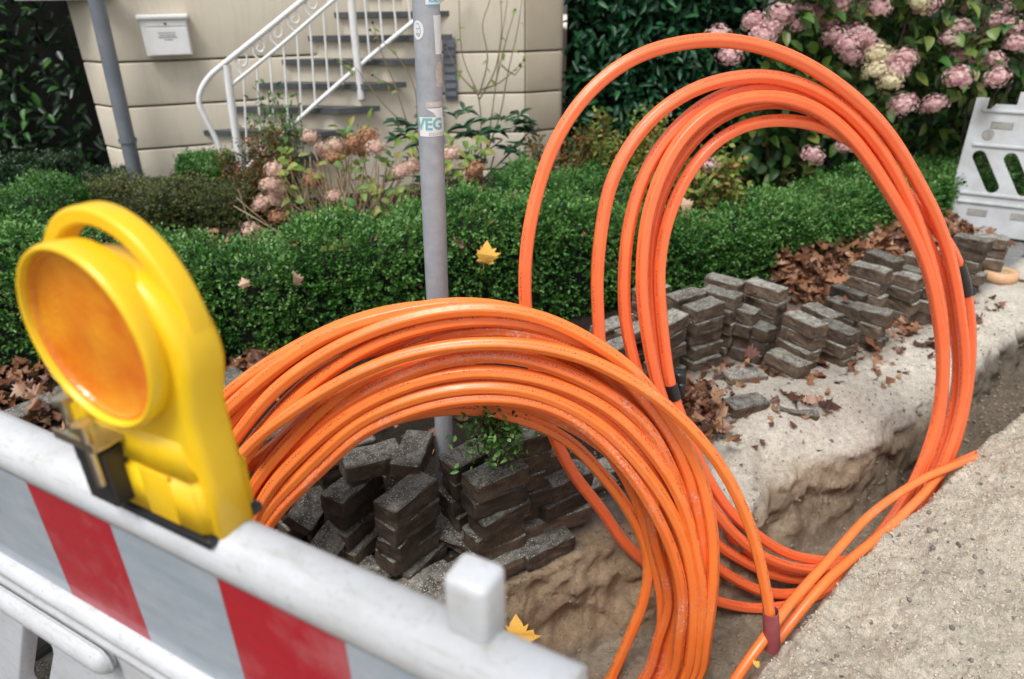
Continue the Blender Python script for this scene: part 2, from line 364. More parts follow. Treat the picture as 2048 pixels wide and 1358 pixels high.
# ------------------------------------------------------------------ terrain
FX=[-6,-1.5,-.9,-.6,-.26,0,.3,.5,.74,.97,1.06,1.47,1.95,2.96,5,9]; FY=[1.3,1.5,1.58,1.62,1.60,1.68,1.85,1.90,2.0,2.13,2.27,2.47,2.76,3.58,5.4,9.1]
NX=[-6,-1.5,-.6,0,.4,.59,.8,1.14,1.75,2.38,3.4,5,9]; NY=[.9,.9,.9,.92,1.12,1.26,1.44,1.73,2.2,2.68,3.42,4.95,8.6]
HX=[-9,-3.2,-1.5,-.6,.45,1.8,3.3,4.5,7]; HY=[3.1,3.2,3.37,3.52,3.95,4.55,5.45,6.3,8.3]
def hgt(X,Y,fine=True):
    X=np.asarray(X,float);Y=np.asarray(Y,float)
    j=fbm(X*3,Y*3,1.)*.05+fbm(X*11,Y*11,4.)*.022
    Fe=np.interp(X,FX,FY)+j; Ne=np.interp(X,NX,NY)+j*.6
    j2=fbm(X*22,Y*22,21.,2)*.010; t_=np.clip((Fe+j2-Y)/.14,0,1); ins=(.16*sstep(Fe+.26+j2*3,Fe-.02,Y)+.84*sstep(.0,.95,t_))*sstep(Ne-.05,Ne+.09,Y)*sstep(-1.1,-.8,X)
    dep=.46-.24*sstep(1.95,2.5,X)+.03*fbm(X*2,Y*2,7.)+.17*sstep(1.66,1.50,Y)*sstep(.85,.65,X)
    z=-dep*ins
    led=fbm(X*5,Y*9,2.)*.06*ins*(1-ins)*4
    z=z+led
    heap=sstep(0,.45,Ne-Y)*sstep(.2,.7,X)*.09
    ns=np.clip((np.abs(X-1.3)<2.6)*1.,0,1)
    z=z+heap*(1-ins)
    sandy=sstep(.3,1.0,X)
    z=z+(.08*np.exp(-(((X-1.35)/.5)**2+((Y-2.72)/.28)**2)))*(1-ins)+.03*np.exp(-(((X-2.3)/.4)**2+((Y-3.2)/.2)**2))*(1-ins)
    z=z+(fbm(X*1.7,Y*1.7)*.02+fbm(X*9,Y*9,3.)*.010*(.4+.6*sandy)+(fbm(X*34,Y*34,5.,3)*.007+np.abs(fbm(X*60,Y*60,8.,2))*.015*(Y<Ne+.03)+(fbm(X*15,Y*15,11.,3)*.024+fbm(X*40,Y*40,31.,2)*.008+fbm(X*4,Y*4,15.,2)*.03*sstep(0,.15,Ne-Y))*(Y<Ne))*(1-ins)+fbm(X*20,Y*20,6.,3)*.02*sstep(.9,1.,ins))
    g=Y-np.interp(X,HX,HY)
    z=z+.33*sstep(.35,1.3,g)*sstep(3.4,2.4,X)
    return z
def axis(lo,d0,d1,st,hi,grow=1.18):
    a=list(np.arange(d0,d1+1e-6,st)); s=st
    while a[-1]<hi: s*=grow; a.append(a[-1]+s)
    s=st
    while a[0]>lo: s*=grow; a.insert(0,a[0]-s)
    return np.array(a)
xs=axis(-60,-1.25,3.1,.0085,60,1.10); tb=np.concatenate([np.arange(-1.35,-.24,.0085),np.arange(-.24,.10,.0042),np.arange(.10,1.15,.0085)])
ts=list(tb); q_=.0085
while ts[-1]<70: q_*=1.10; ts.append(ts[-1]+q_)
q_=.0085
while ts[0]>-50: q_*=1.10; ts.insert(0,ts[0]-q_)
ys=np.array(ts)
X,T_=np.meshgrid(xs,ys); Y=T_+np.interp(X,FX,FY); Z=hgt(X,Y)
Fe=np.interp(X,FX,FY); Ne=np.interp(X,NX,NY); Hh=np.interp(X,HX,HY)
sand=np.array([.76,.695,.59]); heapc=np.array([.78,.70,.57]); ochre=np.array([.52,.385,.25]); soil=np.array([.03,.022,.015]); brown=np.array([.075,.052,.036]); road=np.array([.30,.30,.30])
C=np.broadcast_to(sand,X.shape+(3,)).copy()
def mixc(C,t,c): return C*(1-t[...,None])+c*t[...,None]
nz=fbm(X*4,Y*4,9.)*.25
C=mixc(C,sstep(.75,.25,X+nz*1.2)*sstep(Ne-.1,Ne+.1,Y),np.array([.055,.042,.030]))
C=mixc(C,.7*sstep(.9,.3,X+nz)*sstep(-.12,.02,Fe+.10-Y+nz*.3)*(Y>Fe-.1)*sstep(-.4,0,X),np.array([.26,.22,.17]))
C=mixc(C,sstep(-1.12,-.72,(Y-Hh)+nz*1.0+.42*sstep(1.7,.6,X))*sstep(3.6,2.9,X),brown)
C=mixc(C,sstep(-.28,-.12,Y-Hh)*sstep(3.9,3.3,X),soil)
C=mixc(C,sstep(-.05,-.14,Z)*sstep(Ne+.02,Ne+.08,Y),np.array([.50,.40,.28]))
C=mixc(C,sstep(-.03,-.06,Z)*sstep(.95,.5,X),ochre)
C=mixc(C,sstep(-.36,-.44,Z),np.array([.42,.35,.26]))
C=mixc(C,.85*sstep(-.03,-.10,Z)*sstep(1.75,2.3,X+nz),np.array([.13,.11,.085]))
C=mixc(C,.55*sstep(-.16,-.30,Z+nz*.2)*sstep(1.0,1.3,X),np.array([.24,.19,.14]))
C=mixc(C,sstep(2.75,3.15,X+.35*(Y-3.6)+nz*.4)*sstep(Fe+.30,Fe+.45,Y)*(Y<Hh+1),road)
C=mixc(C,sstep(0,.05,Ne-Y),heapc)
C=mixc(C,sstep(-.2,-.5,X)*sstep(.0,.05,Fe-Y+.0)*(Z>-.1),np.array([.16,.14,.12]))
C=mixc(C,.75*sstep(1.35,1.8,X+nz*.8)*sstep(.28,.42,Y-Fe+nz*.5)*sstep(-.1,-.5,Y-Hh)*sstep(3.1,2.7,X),np.array([.25,.205,.17]))
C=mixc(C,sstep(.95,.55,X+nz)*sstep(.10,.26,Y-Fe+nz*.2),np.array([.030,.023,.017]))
nx,ny=len(xs),len(ys)
V=np.stack([X,Y,Z],-1).reshape(-1,3)
i=np.arange(ny-1)[:,None]*nx+np.arange(nx-1)[None]
Q=np.stack([i,i+1,i+nx+1,i+nx],-1).reshape(-1,4)
# undercut and crumble the trench wall sideways
wn_=sstep(-.02,-.1,V[:,2])*sstep(-.46,-.3,V[:,2]); V[:,1]+=wn_*(fbm(V[:,0]*4,V[:,2]*7,V[:,1]*2,3)*.07+fbm(V[:,0]*13,V[:,2]*17,3.3,4)*.045); V[:,0]+=wn_*fbm(V[:,0]*9+5,V[:,2]*14,2.,3)*.02; V[:,2]+=wn_*fbm(V[:,0]*16,V[:,1]*16,V[:,2]*16,3)*.02
Fx_=None
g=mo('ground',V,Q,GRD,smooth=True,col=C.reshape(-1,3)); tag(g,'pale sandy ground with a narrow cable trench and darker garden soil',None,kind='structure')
def gz(x,y): return float(hgt(np.array([x]),np.array([y]))[0])
# ------------------------------------------------------------------ house
cA=np.array([-2.85,5.23]); dA=np.array([.93,.36])/np.hypot(.93,.36); nA=np.array([dA[1],-dA[0]])  # nA faces the garden
house=empty('house',(cA[0],cA[1],.3),'cream rendered house with grooved blocks, entrance steps side and shaded corner','house')
zs=[.05,.405,.71,1.015,1.32,1.95,2.6,3.4]
def wallrun(A,B,t,mat,zs=zs,out=None):
    A=np.array(A,float);B=np.array(B,float); d=(B-A); L=np.hypot(*d); d/=L; n=np.array([d[1],-d[0]])
    M=Matrix(((d[0],n[0],0,A[0]),(d[1],n[1],0,A[1]),(0,0,1,0),(0,0,0,1)))
    bm=bmesh.new(); bx(bm,(L/2,-.12,1.7),(L-.004,.2,3.6),M); from_bm('wall_backing',bm,JOINT,house)
    for k in range(len(zs)-1):
        bm=bmesh.new(); bx(bm,(L/2,-.01,(zs[k]+zs[k+1])/2),(L-.003,.05,zs[k+1]-zs[k]-.013),M,.010,3); from_bm('wall_block',bm,mat,house,True)
P0=cA+np.array([-.27,.20])
wallrun(P0,cA,.2,CREAM)
wallrun(cA+dA*.002,cA+dA*3.3,.2,CREAM)
wallrun(P0+np.array([-.25,3.5]),P0,.2,CREAMd)
cB=aty(1050,193,5.8)[:2]
wallrun(cB+np.array([-.92,.0]),cB,.2,CREAM)
wallrun(cB+np.array([.002,0]),cB+np.array([.29,.13]),.2,CREAMd)
wallrun(cB+np.array([.29,.13]),cB+np.array([.5,4.]),.2,CREAMd)
wallrun(cB+np.array([-.92,1.2]),cB+np.array([-.92,.003]),.2,CREAM)
# band above left facet
bm=bmesh.new(); q=aty(135,22,5.6); bx(bm,(-3.02,5.33,1.78),(.62,.34,.12),None,.01); from_bm('ledge_band',bm,WPAINT,house)
# shutter vent
v0=aty(890,160,5.77); bm=bmesh.new()
for k in range(7): bx(bm,(v0[0]+.045,5.755,1.02+.06*k),(.085,.02,.035))
bx(bm,(v0[0]+.045,5.772,1.2),(.10,.012,.46)); from_bm('vent_grille',bm,PIPE,house)
# downpipes
def pipe(name,label,pts,r,mat,rings):
    e=empty(name,pts[0],label,'downpipe'); P=crom(np.array(pts,float),.1); V,Q,uv=tube(P,r,14); mo('pipe',V,Q,mat,e,smooth=True)
    for z in rings:
        p=P[np.argmin(abs(P[:,2]-z))]; V,Q,_=tube(np.array([p+[0,0,-.012],p+[0,0,.012]]),r*1.18,14); mo('pipe_clamp',V,Q,mat,e,smooth=True)
    return e
a=atd(278,392,5.1); b=a+np.array([0,0,3.0])
bt=atd(192,-5,5.1*.93)
pipe('downpipe','thick grey zinc downpipe standing in front of the cream house corner',[(a[0],a[1],.1),(a[0]+.045,a[1],1.5),(a[0]+.10,a[1]+.0,3.1)],.052,PIPE,[.86])
a=aty(1113,200,5.98)
pipe('downpipe','thin pale downpipe between the shaded house corner and the laurel',[(a[0],a[1],.1),(a[0],a[1],1.5),(a[0],a[1],3.1)],.028,WPAINT,[1.25])
# stairs
st=empty('entrance_steps',(-2.4,5.3,.3),'cream entrance steps with dark slate treads leading up to the house','steps')
Nn=np.array([.965,-.19]); Sd=np.array([.205,.078])
T0=np.array([-2.79,5.26]);
for k in range(-1,10):
    A=T0+Sd*k; z=.5+.1595*k; L=.93 if k>0 else .62; L=min(L,(-.72-A[0])/.965)
    A2=A-dA*0
    dd=Sd*1.45 ; 
    P=[A,A+Nn*L,A+Nn*L+dd,A+dd+np.array([0,.02])]
    V_,F_=prism(P,z-.038,z); mo('tread',V_,F_,SLATE,st)
    ins=.03; A3=A+Nn*0.0+np.array([.0,.035]); P=[A3,A3+Nn*(L-.05),A3+Nn*(L-.05)+Sd*.998,A3+Sd*.998]
    V_,F_=prism(P,.05,z-.0382-.0005*k); mo('riser',V_,F_,CREAM,st)
# railing
rl=empty('stair_railing',onplane(475,300,(-2.35,5.0),(.93,.30)),'white wrought iron stair railing with scrolls and thin balusters','railing')
rp,rd_=(-2.28,5.05),(.93,.30)
def rp3(x,y): return onplane(x,y,rp,rd_)
def rod(name,px,r,par=rl,seg=8,mat=WPAINT,sm=2):
    P=crom(np.array([rp3(*p) for p in px]),.03); V,Q,_=tube(P,r,seg,up=(.3,-.9,.1)); return mo(name,V,Q,mat,par,smooth=True)
rod('handrail',[(455,345),(437,290),(410,235),(398,205),(402,180),(420,152),(455,122),(520,70),(600,5),(700,-75),(780,-140)],.019)
rod('upper_rail',[(463,170),(560,92),(665,2),(760,-75)],.013)
rod('lower_rail',[(478,352),(488,341),(560,273),(697,150),(855,20),(930,-40)],.016)
rod('post',[(453,130),(462,200),(475,290),(485,345)],.028); rod('post',[(697,-60),(708,60),(723,198)],.028)
for k in range(13):
    x=487+k*26.5; yt=150-(x-487)*.83; xb=x+9+(k*.6); yb=341-(xb-488)*.87
    rod('baluster',[(x,yt),((x+xb)/2,(yt+yb)/2),(xb,yb)],.0085,seg=6)
for k in range(8):
    cx=484+k*35; cy=123-k*28.7
    pts=[(cx+ (15-2.2*t)*math.cos(2.4-1.15*t), cy-(19-2.8*t)*math.sin(2.4-1.15*t)) for t in np.linspace(0,5.6,18)]
    rod('scroll',[(cx+6,cy+30),(cx-12,cy+14)]+pts,.0075,seg=5)
# mailbox
mb=empty('mailbox',onplane(330,65,cA,dA),'white wall mailbox with sloping lid on the cream wall','mailbox')
q0=onplane(284,62,cA,dA)
M=Matrix(((dA[0],nA[0],0,q0[0]),(dA[1],nA[1],0,q0[1]),(0,0,1,q0[2]),(0,0,0,1)))
bm=bmesh.new(); bx(bm,(.155,.058,-.045),(.30,.10,.235),M,.006); from_bm('body',bm,WPAINT,mb)
bm=bmesh.new(); bx(bm,(.155,.066,.088),(.335,.125,.034),M,.012); from_bm('lid',bm,WPAINT,mb)
bm=bmesh.new(); bx(bm,(.165,.111,-.068),(.262,.01,.175),M,.003); from_bm('door',bm,WPAINT,mb)
bm=bmesh.new(); bx(bm,(.165,.11,.045),(.262,.008,.03),M,.002); from_bm('flap',bm,WPAINT,mb)
bm=bmesh.new(); bx(bm,(.165,.117,.046),(.016,.006,.014),M,.003); from_bm('lock',bm,INK,mb)
bm=bmesh.new()
for r_,(wd,zz) in enumerate(((.115,-.012),(.10,-.028),(.125,-.041),(.05,-.056))):
    xx=-wd/2
    while xx<wd/2:
        l_=random.uniform(.004,.010); bx(bm,(.165+xx+l_/2,.117,zz),(l_,.0015,.007),M); xx+=l_+.004
from_bm('lettering',bm,PIPE,mb)
# ------------------------------------------------------------------ foliage helpers
LF4=(np.array([[0,0,0],[.5,.5,.12],[0,1,-.05],[-.5,.5,.12]]),np.array([[0,1,2],[0,2,3]]))
LF6=(np.array([[0,0,0],[.42,.3,.1],[.40,.68,.08],[0,1,-.06],[-.40,.68,.08],[-.42,.3,.1]]),np.array([[0,1,2],[0,2,3],[0,3,4],[0,4,5]]))
def frames(d,up):
    d=d/np.linalg.norm(d,axis=1)[:,None]; s=np.cross(d,up); s/=np.linalg.norm(s,axis=1)[:,None]+1e-9; n=np.cross(s,d); return s,d,n
def leaves(pos,dr,L,Wd,tpl=LF6,up=None):
    n=len(pos); up=rng.normal(size=(n,3))*.6+np.array([0,-.2,1.]) if up is None else up
    s,d,nn=frames(dr,up); tv,tf=tpl; L=np.broadcast_to(L,(n,)); Wd=np.broadcast_to(Wd,(n,))
    V=pos[:,None]+s[:,None]*(tv[None,:,0:1]*Wd[:,None,None])+d[:,None]*(tv[None,:,1:2]*L[:,None,None])+nn[:,None]*(tv[None,:,2:3]*L[:,None,None])
    k=len(tv); Fq=(tf[None]+np.arange(n)[:,None,None]*k).reshape(-1,3)
    return V.reshape(-1,3),Fq,k
def hedge(name,path,wd,h,n_sprig,label,mat,L=.016,zb=0.,bumpy=.05,core=True,tops=None,bare=None,cat='hedge'):
    path=np.array(path,float); P=crom(np.c_[path,np.zeros(len(path))],.05)[:,:2]
    D=np.gradient(P,axis=0); D/=np.linalg.norm(D,axis=1)[:,None]; Nr=np.c_[D[:,1],-D[:,0]]
    e=empty(name,(P[len(P)//2][0],P[len(P)//2][1],zb),label,cat)
    n=n_sprig; t=rng.random(n)*(len(P)-1); i0=t.astype(int); fr=(t-i0)[:,None]
    c=P[i0]*(1-fr)+P[np.minimum(i0+1,len(P)-1)]*fr; nr=Nr[i0]
    # perimeter angle: front side (camera facing) gets most
    a=rng.choice(3,n,p=[.52,.40,.08])
    u=rng.random(n); px=np.where(a==0,1.,np.where(a==1,1-2*u,-1.)); pz=np.where(a==1,1.,np.where(a==0,u**.8,u))
    # round the shoulder
    ex=6.; m=(abs(px)**ex+abs(pz)**ex)**(1/ex); px=px/m; pz=pz/m
    hh=h*(1+ .10*vn(c[:,0]*2.2,c[:,1]*2.2)+.06*vn(c[:,0]*6,c[:,1]*6,2.)) if tops is None else tops(c[:,0])*(1+.11*vn(c[:,0]*3.5,c[:,1]*3.5)+.07*vn(c[:,0]*9,c[:,1]*9))
    bl=1+bumpy*2*fbm(c[:,0]*5,pz*3+c[:,1]*5,px*2,2)
    dep=rng.random(n)**2*.06-.022*(rng.random(n)<.2)-.035*(rng.random(n)<.05)
    x=c[:,0]+nr[:,0]*(px*(wd/2-dep)*bl); y=c[:,1]+nr[:,1]*(px*(wd/2-dep)*bl); z=zb+pz*(hh-dep)*(1+bumpy*fbm(c[:,0]*7,c[:,1]*7,5.,2))
    nrm=np.c_[nr*px[:,None]**3*np.sign(px)[:,None]**0,np.where(pz>.85,1.,.25)]
    pos=np.c_[x,y,z]; sd=nrm+rng.normal(size=(n,3))*.38+np.array([0,0,.25]); sd/=np.linalg.norm(sd,axis=1)[:,None]
    # sprig: pairs of leaves up a short shoot
    psz=(1+.28*vn(x*8,y*8,z*8))*rng.choice([.75,1.,1.15],n)
    Vs=[];Fs=[];Rs=[];o=0; sl=rng.uniform(.8,1.7,n)*L*2.2; tone=rng.random(n)*.5+.15+.45*fbm(x*7,y*7,z*7,3)
    per=np.cross(sd,rng.normal(size=(n,3))); per/=np.linalg.norm(per,axis=1)[:,None]; per2=np.cross(sd,per)
    for k in range(6):
        f=k/5; side=per if (k//2)%2==0 else per2; sg=1 if k%2==0 else -1
        dr=sd*(.55+.5*f)+side*sg*(1-.35*f)+rng.normal(size=(n,3))*.2
        pp=pos+sd*(sl*(f-.5))[:,None]
        V,Fq,kk=leaves(pp,dr,L*psz*rng.uniform(.75,1.2,n),L*.62*psz*rng.uniform(.8,1.15,n))
        Vs.append(V);Fs.append(Fq+o);o+=len(V); Rs.append(np.repeat(np.clip(tone-.12+f*.34+rng.random(n)*.22,0,1),kk))
    mo('foliage',np.concatenate(Vs),np.concatenate(Fs),mat,e,rnd=np.concatenate(Rs))
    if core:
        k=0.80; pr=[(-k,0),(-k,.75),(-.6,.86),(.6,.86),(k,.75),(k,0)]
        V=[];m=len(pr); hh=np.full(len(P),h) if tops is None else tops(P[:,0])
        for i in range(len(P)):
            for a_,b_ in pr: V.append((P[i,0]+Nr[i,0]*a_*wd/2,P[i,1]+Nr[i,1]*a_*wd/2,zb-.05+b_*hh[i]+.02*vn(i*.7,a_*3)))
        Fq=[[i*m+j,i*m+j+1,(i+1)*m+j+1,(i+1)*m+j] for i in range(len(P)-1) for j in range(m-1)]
        mo('shade_core',V,np.array(Fq),CORE,e,smooth=True)  # added solid dark core, keeps light from showing through the leaves
    return e
fh=hedge('box_hedge',[(-3.3,3.28),(-1.5,3.40),(-.6,3.54),(.45,3.97),(1.8,4.58),(3.3,5.45),(4.6,6.35)],.52,.6,25000,'long clipped box hedge running behind the grey pole and the stone stacks',BOXL,.0215,
   tops=lambda x:np.interp(x,[-3.3,-1.6,-.9,-.5,0,.45,1.1,1.6,2.8,4.6],[.70,.56,.60,.70,.69,.60,.47,.43,.47,.52]))
hedge('box_bush',[(-.05,4.25),(.35,4.42),(.75,4.6)],.6,.66,4500,'rounded box bush behind the main hedge, right of the pole',BOXL,.017,zb=.05)
hedge('box_hedge',[(-3.0,4.72),(-2.4,4.74),(-1.75,4.8)],.5,.50,6500,'half bare brownish box hedge before the hydrangea bush',BOXB,.016,zb=.08)
hedge('dark_shrub',[(-4.2,5.15),(-3.3,5.15)],.5,.5,3500,'low dark shrub at the foot of the tall laurel, left',DARKB,.022,zb=.15)
hedge('box_hedge',[(-3.75,3.55),(-3.25,4.2),(-3.0,4.6)],.6,.62,5000,'box hedge at the left edge behind the yellow lamp',BOXL,.017,zb=.05)
hedge('box_bush',[(-2.35,4.98),(-2.05,5.02)],.42,.40,1800,'small loose box bush in front of the lowest slate tread',BOXL,.016,zb=.30)
hedge('dark_shrub',[(-3.1,5.02),(-2.85,5.02)],.4,.42,1500,'small brownish shrub left of the grey downpipe foot',DARKB,.018,zb=.18)
# curved broad leaf meshes as single parts
def leafmesh(name,mat,fold=.12,curl=.2,shape='lance',k=5,col=None):
    V=[];Fq=[]
    wf={'lance':lambda t:math.sin(math.pi*t**.85)**.8,'ovate':lambda t:math.sin(math.pi*t**.7)**.75}[shape]
    for i in range(k+1):
        t=i/k; w_=.5*wf(t) if 0<t<1 else .0; zc=-curl*t*t
        V+=[(-w_,t,zc+fold*w_),(0,t,zc-.0),(w_,t,zc+fold*w_)]
    for i in range(k):
        a=i*3; Fq+=[[a,a+1,a+4,a+3],[a+1,a+2,a+5,a+4]]
    me=mkmesh(name,V,Fq,[mat],smooth=True); return me
def place_leaf(me,parent,pos,dr,L,Wd,up=(0,-.3,1),name='leaf'):
    o=bpy.data.objects.new(name,me); d=Vector(dr).normalized(); s=d.cross(Vector(up)).normalized(); n=s.cross(d)
    M=Matrix(((s.x*Wd,d.x*L,n.x*L,pos[0]),(s.y*Wd,d.y*L,n.y*L,pos[1]),(s.z*Wd,d.z*L,n.z*L,pos[2]),(0,0,0,1)))
    scn.collection.objects.link(o); o.parent=parent; po=Vector(parent['_o']); 
    o.matrix_parent_inverse=Matrix.Translation(-po); o.matrix_basis=M; return o
def bigshrub(e,boxf,n_obj,n_mass,mats,L,Wd,shape,massmat,face=(-.1,-1,.3),jit=.6,curl=.2,droop=0.):
    mes=[leafmesh('leaf',mats,c1,c2,shape) for c1,c2 in ((.25,curl),(.4,curl*1.6),(.1,curl*.6))]
    for k in range(n_obj):
        p,nrm=boxf(True); d=np.array(nrm)*.5+rng.normal(size=3)*jit+np.array([0,-.1,-droop])
        up=np.array([0,-.7,.8])+rng.normal(size=3)*.35
        place_leaf(mes[k%3],e,p,d,L*rng.uniform(.75,1.2),Wd*rng.uniform(.8,1.15),up)
    if n_mass:
        pp=[];dd=[]
        for k in range(n_mass):
            p,nrm=boxf(False); pp.append(p); dd.append(np.array(nrm)*.4+rng.normal(size=3)*jit+np.array([0,0,-droop]))
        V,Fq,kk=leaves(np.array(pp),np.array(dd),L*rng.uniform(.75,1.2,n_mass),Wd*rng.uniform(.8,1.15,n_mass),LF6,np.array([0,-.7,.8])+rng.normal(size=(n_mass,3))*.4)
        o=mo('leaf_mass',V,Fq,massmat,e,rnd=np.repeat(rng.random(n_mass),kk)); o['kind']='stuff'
def wallbox(x0,x1,y0,z0,z1,dy=.0,depth=.25,und=.18,dens=None):
    def f(front):
        x=rng.uniform(x0,x1); z=rng.uniform(z0,z1); y=y0+dy*(x-x0)+und*float(fbm(x*1.6,z*1.6,y0))+(0 if front else rng.random()*depth+.01)
        return (x,y,z),(0.,-1.,.2)
    return f
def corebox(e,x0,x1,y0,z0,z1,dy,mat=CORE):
    V_,F_=prism([(x0,y0+.3),(x1,y0+.3+dy*(x1-x0)),(x1,y0+.9+dy*(x1-x0)),(x0,y0+.9)],z0,z1); mo('shade_core',V_,F_,mat,e)  # added dark block behind the leaves, stands in for inner shade
lr=empty('laurel_hedge',(1.8,6.2,.2),'tall glossy dark green laurel hedge right of the house corner','hedge')
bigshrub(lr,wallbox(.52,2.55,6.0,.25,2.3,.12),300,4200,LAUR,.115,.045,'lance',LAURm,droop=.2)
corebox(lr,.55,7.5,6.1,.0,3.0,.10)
lv=empty('laurel_hedge',(-4.2,5.7,.2),'tall dark laurel bush at the left edge beside the house','hedge')
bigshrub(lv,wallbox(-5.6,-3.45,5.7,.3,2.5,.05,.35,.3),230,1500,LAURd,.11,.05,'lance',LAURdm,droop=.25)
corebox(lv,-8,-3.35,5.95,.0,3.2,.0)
# hydrangeas
def florets(n,R_,seed):
    r=np.random.default_rng(seed); V=[];Fq=[];Rn=[];o=0
    g=(1+5**.5)/2
    for k in range(n):
        zc=1-1.55*(k+.5)/n; a=2*math.pi*k/g; s=math.sqrt(max(0,1-zc*zc)); d=np.array([s*math.cos(a),s*math.sin(a),zc])+r.normal(size=3)*.13; d/=np.linalg.norm(d)
        c=d*R_*r.uniform(.68,1.1); t1=np.cross(d,r.normal(size=3)); t1/=np.linalg.norm(t1); t2=np.cross(d,t1); ps=R_*r.uniform(.12,.2); tone=r.random()
        for q in range(4):
            aa=q*math.pi/2; e1=t1*math.cos(aa)+t2*math.sin(aa); e2=-t1*math.sin(aa)+t2*math.cos(aa)
            V+=[c,c+e1*ps*.6+e2*ps*.42+d*ps*.12,c+e1*ps*1.05+d*ps*.05,c+e1*ps*.6-e2*ps*.42+d*ps*.12]; Fq.append([o,o+1,o+2,o+3]); o+=4; Rn+=[min(1,max(0,tone+r.uniform(-.2,.2)))]*4
    bm=bmesh.new(); bmesh.ops.create_icosphere(bm,subdivisions=2,radius=R_*.62); cv=[np.array(v.co) for v in bm.verts]; cf=[[v.index+o for v in f.verts] for f in bm.faces]; bm.free()
    return np.array(V+cv),[list(f) for f in Fq]+cf,np.array(Rn+[.3]*len(cv))
HM={}
for key,m in (('p',FLP),('s',FLS),('b',FLB),('c',FLC)):
    HM[key]=[]
    for q in range(3):
        V,Fq,Rn=florets(120,1.,hash(key)%97*0+ord(key)+q); HM[key].append(mkmesh('flower_head',V,Fq,[m],rnd=Rn))
def head(par,p,r,key):
    o=bpy.data.objects.new('flower_head',random.choice(HM[key])); scn.collection.objects.link(o); o.parent=par
    o.matrix_parent_inverse=Matrix.Translation(-Vector(par['_o'])); o.location=p; o.scale=(r,r,r*.82); o.rotation_euler=(random.uniform(-.3,.5),random.uniform(-.4,.4),random.uniform(0,6)); return o
hl=empty('hydrangea',(-1.35,4.55,.12),'faded salmon hydrangea bush with bare tan stems beside the grey pole','shrub')
heads=[(620,275,'s'),(673,292,'s'),(667,318,'b'),(709,285,'b'),(737,272,'b'),(752,295,'s'),(725,303,'b'),(549,340,'s'),(542,371,'s'),(526,408,'s'),(554,402,'s'),(555,436,'b'),(629,361,'b'),(670,395,'s'),(803,344,'s'),(827,333,'s'),(902,309,'s'),(906,391,'s'),(503,463,'s'),(439,494,'s'),(499,494,'s'),(947,357,'b'),(960,385,'b'),(950,340,'b'),(646,300,'s'),(560,385,'s'),(690,300,'b')]
stems=[]; bases=atd(680,480,4.9)
for (x,y,k) in heads:
    Zd=4.35+random.uniform(-.12,.3); p=atd(x,y,Zd); head(hl,p,.066+random.uniform(-.006,.012),k)
    if x<520: b=np.array([p[0]+.15,4.35,.1])
    elif x>880: b=np.array([p[0]-.15,4.5,.15])
    else: b=np.array([-1.15+random.gauss(0,.18),4.45+random.uniform(-.1,.1),.12])
    mid=(p+b)/2+np.array([(p[0]-b[0])*.12,0,.04])
    P=crom([b,mid,p-[0,0,.03]],.05); V,Q,_=tube(P,.0045,5); stems.append((V,Q))
for k in range(170):
    b=np.array([-1.12+random.gauss(0,.16),4.42+random.uniform(-.1,.15),.12]); a=random.gauss(0,.45); L_=random.uniform(.35,.72)
    p=b+np.array([math.sin(a)*L_,random.uniform(-.12,.1),math.cos(a)*L_]); P=crom([b,(b+p)/2+rng.normal(size=3)*.015,p],.06); V,Q,_=tube(P,random.uniform(.0025,.005),4); stems.append((V,Q))
V,Q=joinm(stems); o=mo('stems',V,Q,STEM,hl,smooth=True); o['kind']='stuff'
HLm=[leafmesh('leaf',HYL,f,c,'ovate') for f,c in ((.3,.25),(.5,.45),(.15,.1))]
lp=[(800,300),(820,290),(720,255),(690,262),(530,480),(560,495),(610,470),(640,478),(580,470),(596,500),(625,500),(775,330),(790,375),(820,395),(640,420),(600,330),(575,360),(920,330),(945,300),(965,295),(925,350),(915,410),(945,400),(875,330),(885,280),(610,440),(590,420),(560,310),(650,345),(690,330),(720,340),(690,480),(760,440),(770,400),(735,380),(610,395),(700,410)]
for (x,y) in lp:
    for q in range(6):
        p=atd(x+random.uniform(-24,24),y+random.uniform(-20,20),4.35+random.uniform(-.1,.25)); d=np.array([random.gauss(0,.8),random.gauss(-.2,.5),random.gauss(.05,.35)])
        place_leaf(random.choice(HLm),hl,p,d,random.uniform(.055,.095),random.uniform(.035,.055),(random.gauss(0,.3),-.6,.9))
hr=empty('hydrangea',(3.2,5.6,.2),'large hydrangea shrub with many pink flower heads above the hedge, right','shrub')
def rb(front):
    x=rng.uniform(1.9,5.2); z=rng.uniform(.25,2.05); y=5.15+.22*(x-1.9)+.3*float(fbm(x*1.5,z*1.5,3.))-.0+.25*abs(z-1.2)*(z<1.2)+(0 if front else rng.random()*.5)
    return (x,y,z),(0,-1,.2)
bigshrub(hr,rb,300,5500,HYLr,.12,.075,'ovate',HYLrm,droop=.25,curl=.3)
rheads=[(1508,44),(1562,29),(1591,24),(1523,73),(1545,55),(1610,29),(1654,44),(1674,5),(1722,24),(1757,15),(1708,68),(1727,78),(1435,73),(1459,112),(1703,112),(1781,122),(1810,117),(1791,141),(1898,78),(1920,60),(1986,44),(2025,54),(1917,112),(1952,122),(1990,122),(1917,156),(1995,156),(1805,210),(1869,210),(1625,312),(1693,292),(1420,336),(1640,25),(1695,90),(1855,10),(1940,15),(2005,20),(1600,50),(1665,75),(2030,90),(1960,60),(1740,95),(1475,95)]
for (x,y) in rheads:
    p=atd(x,y,4.7+random.uniform(-.15,.15)+(x-1500)*.0006); head(hr,p,.090+random.uniform(-.01,.014),'p')
for (x,y) in ((1752,141),(1755,110),(1835,5),(1780,165)):
    head(hr,atd(x,y,4.72),.09,'c')
stems=[]
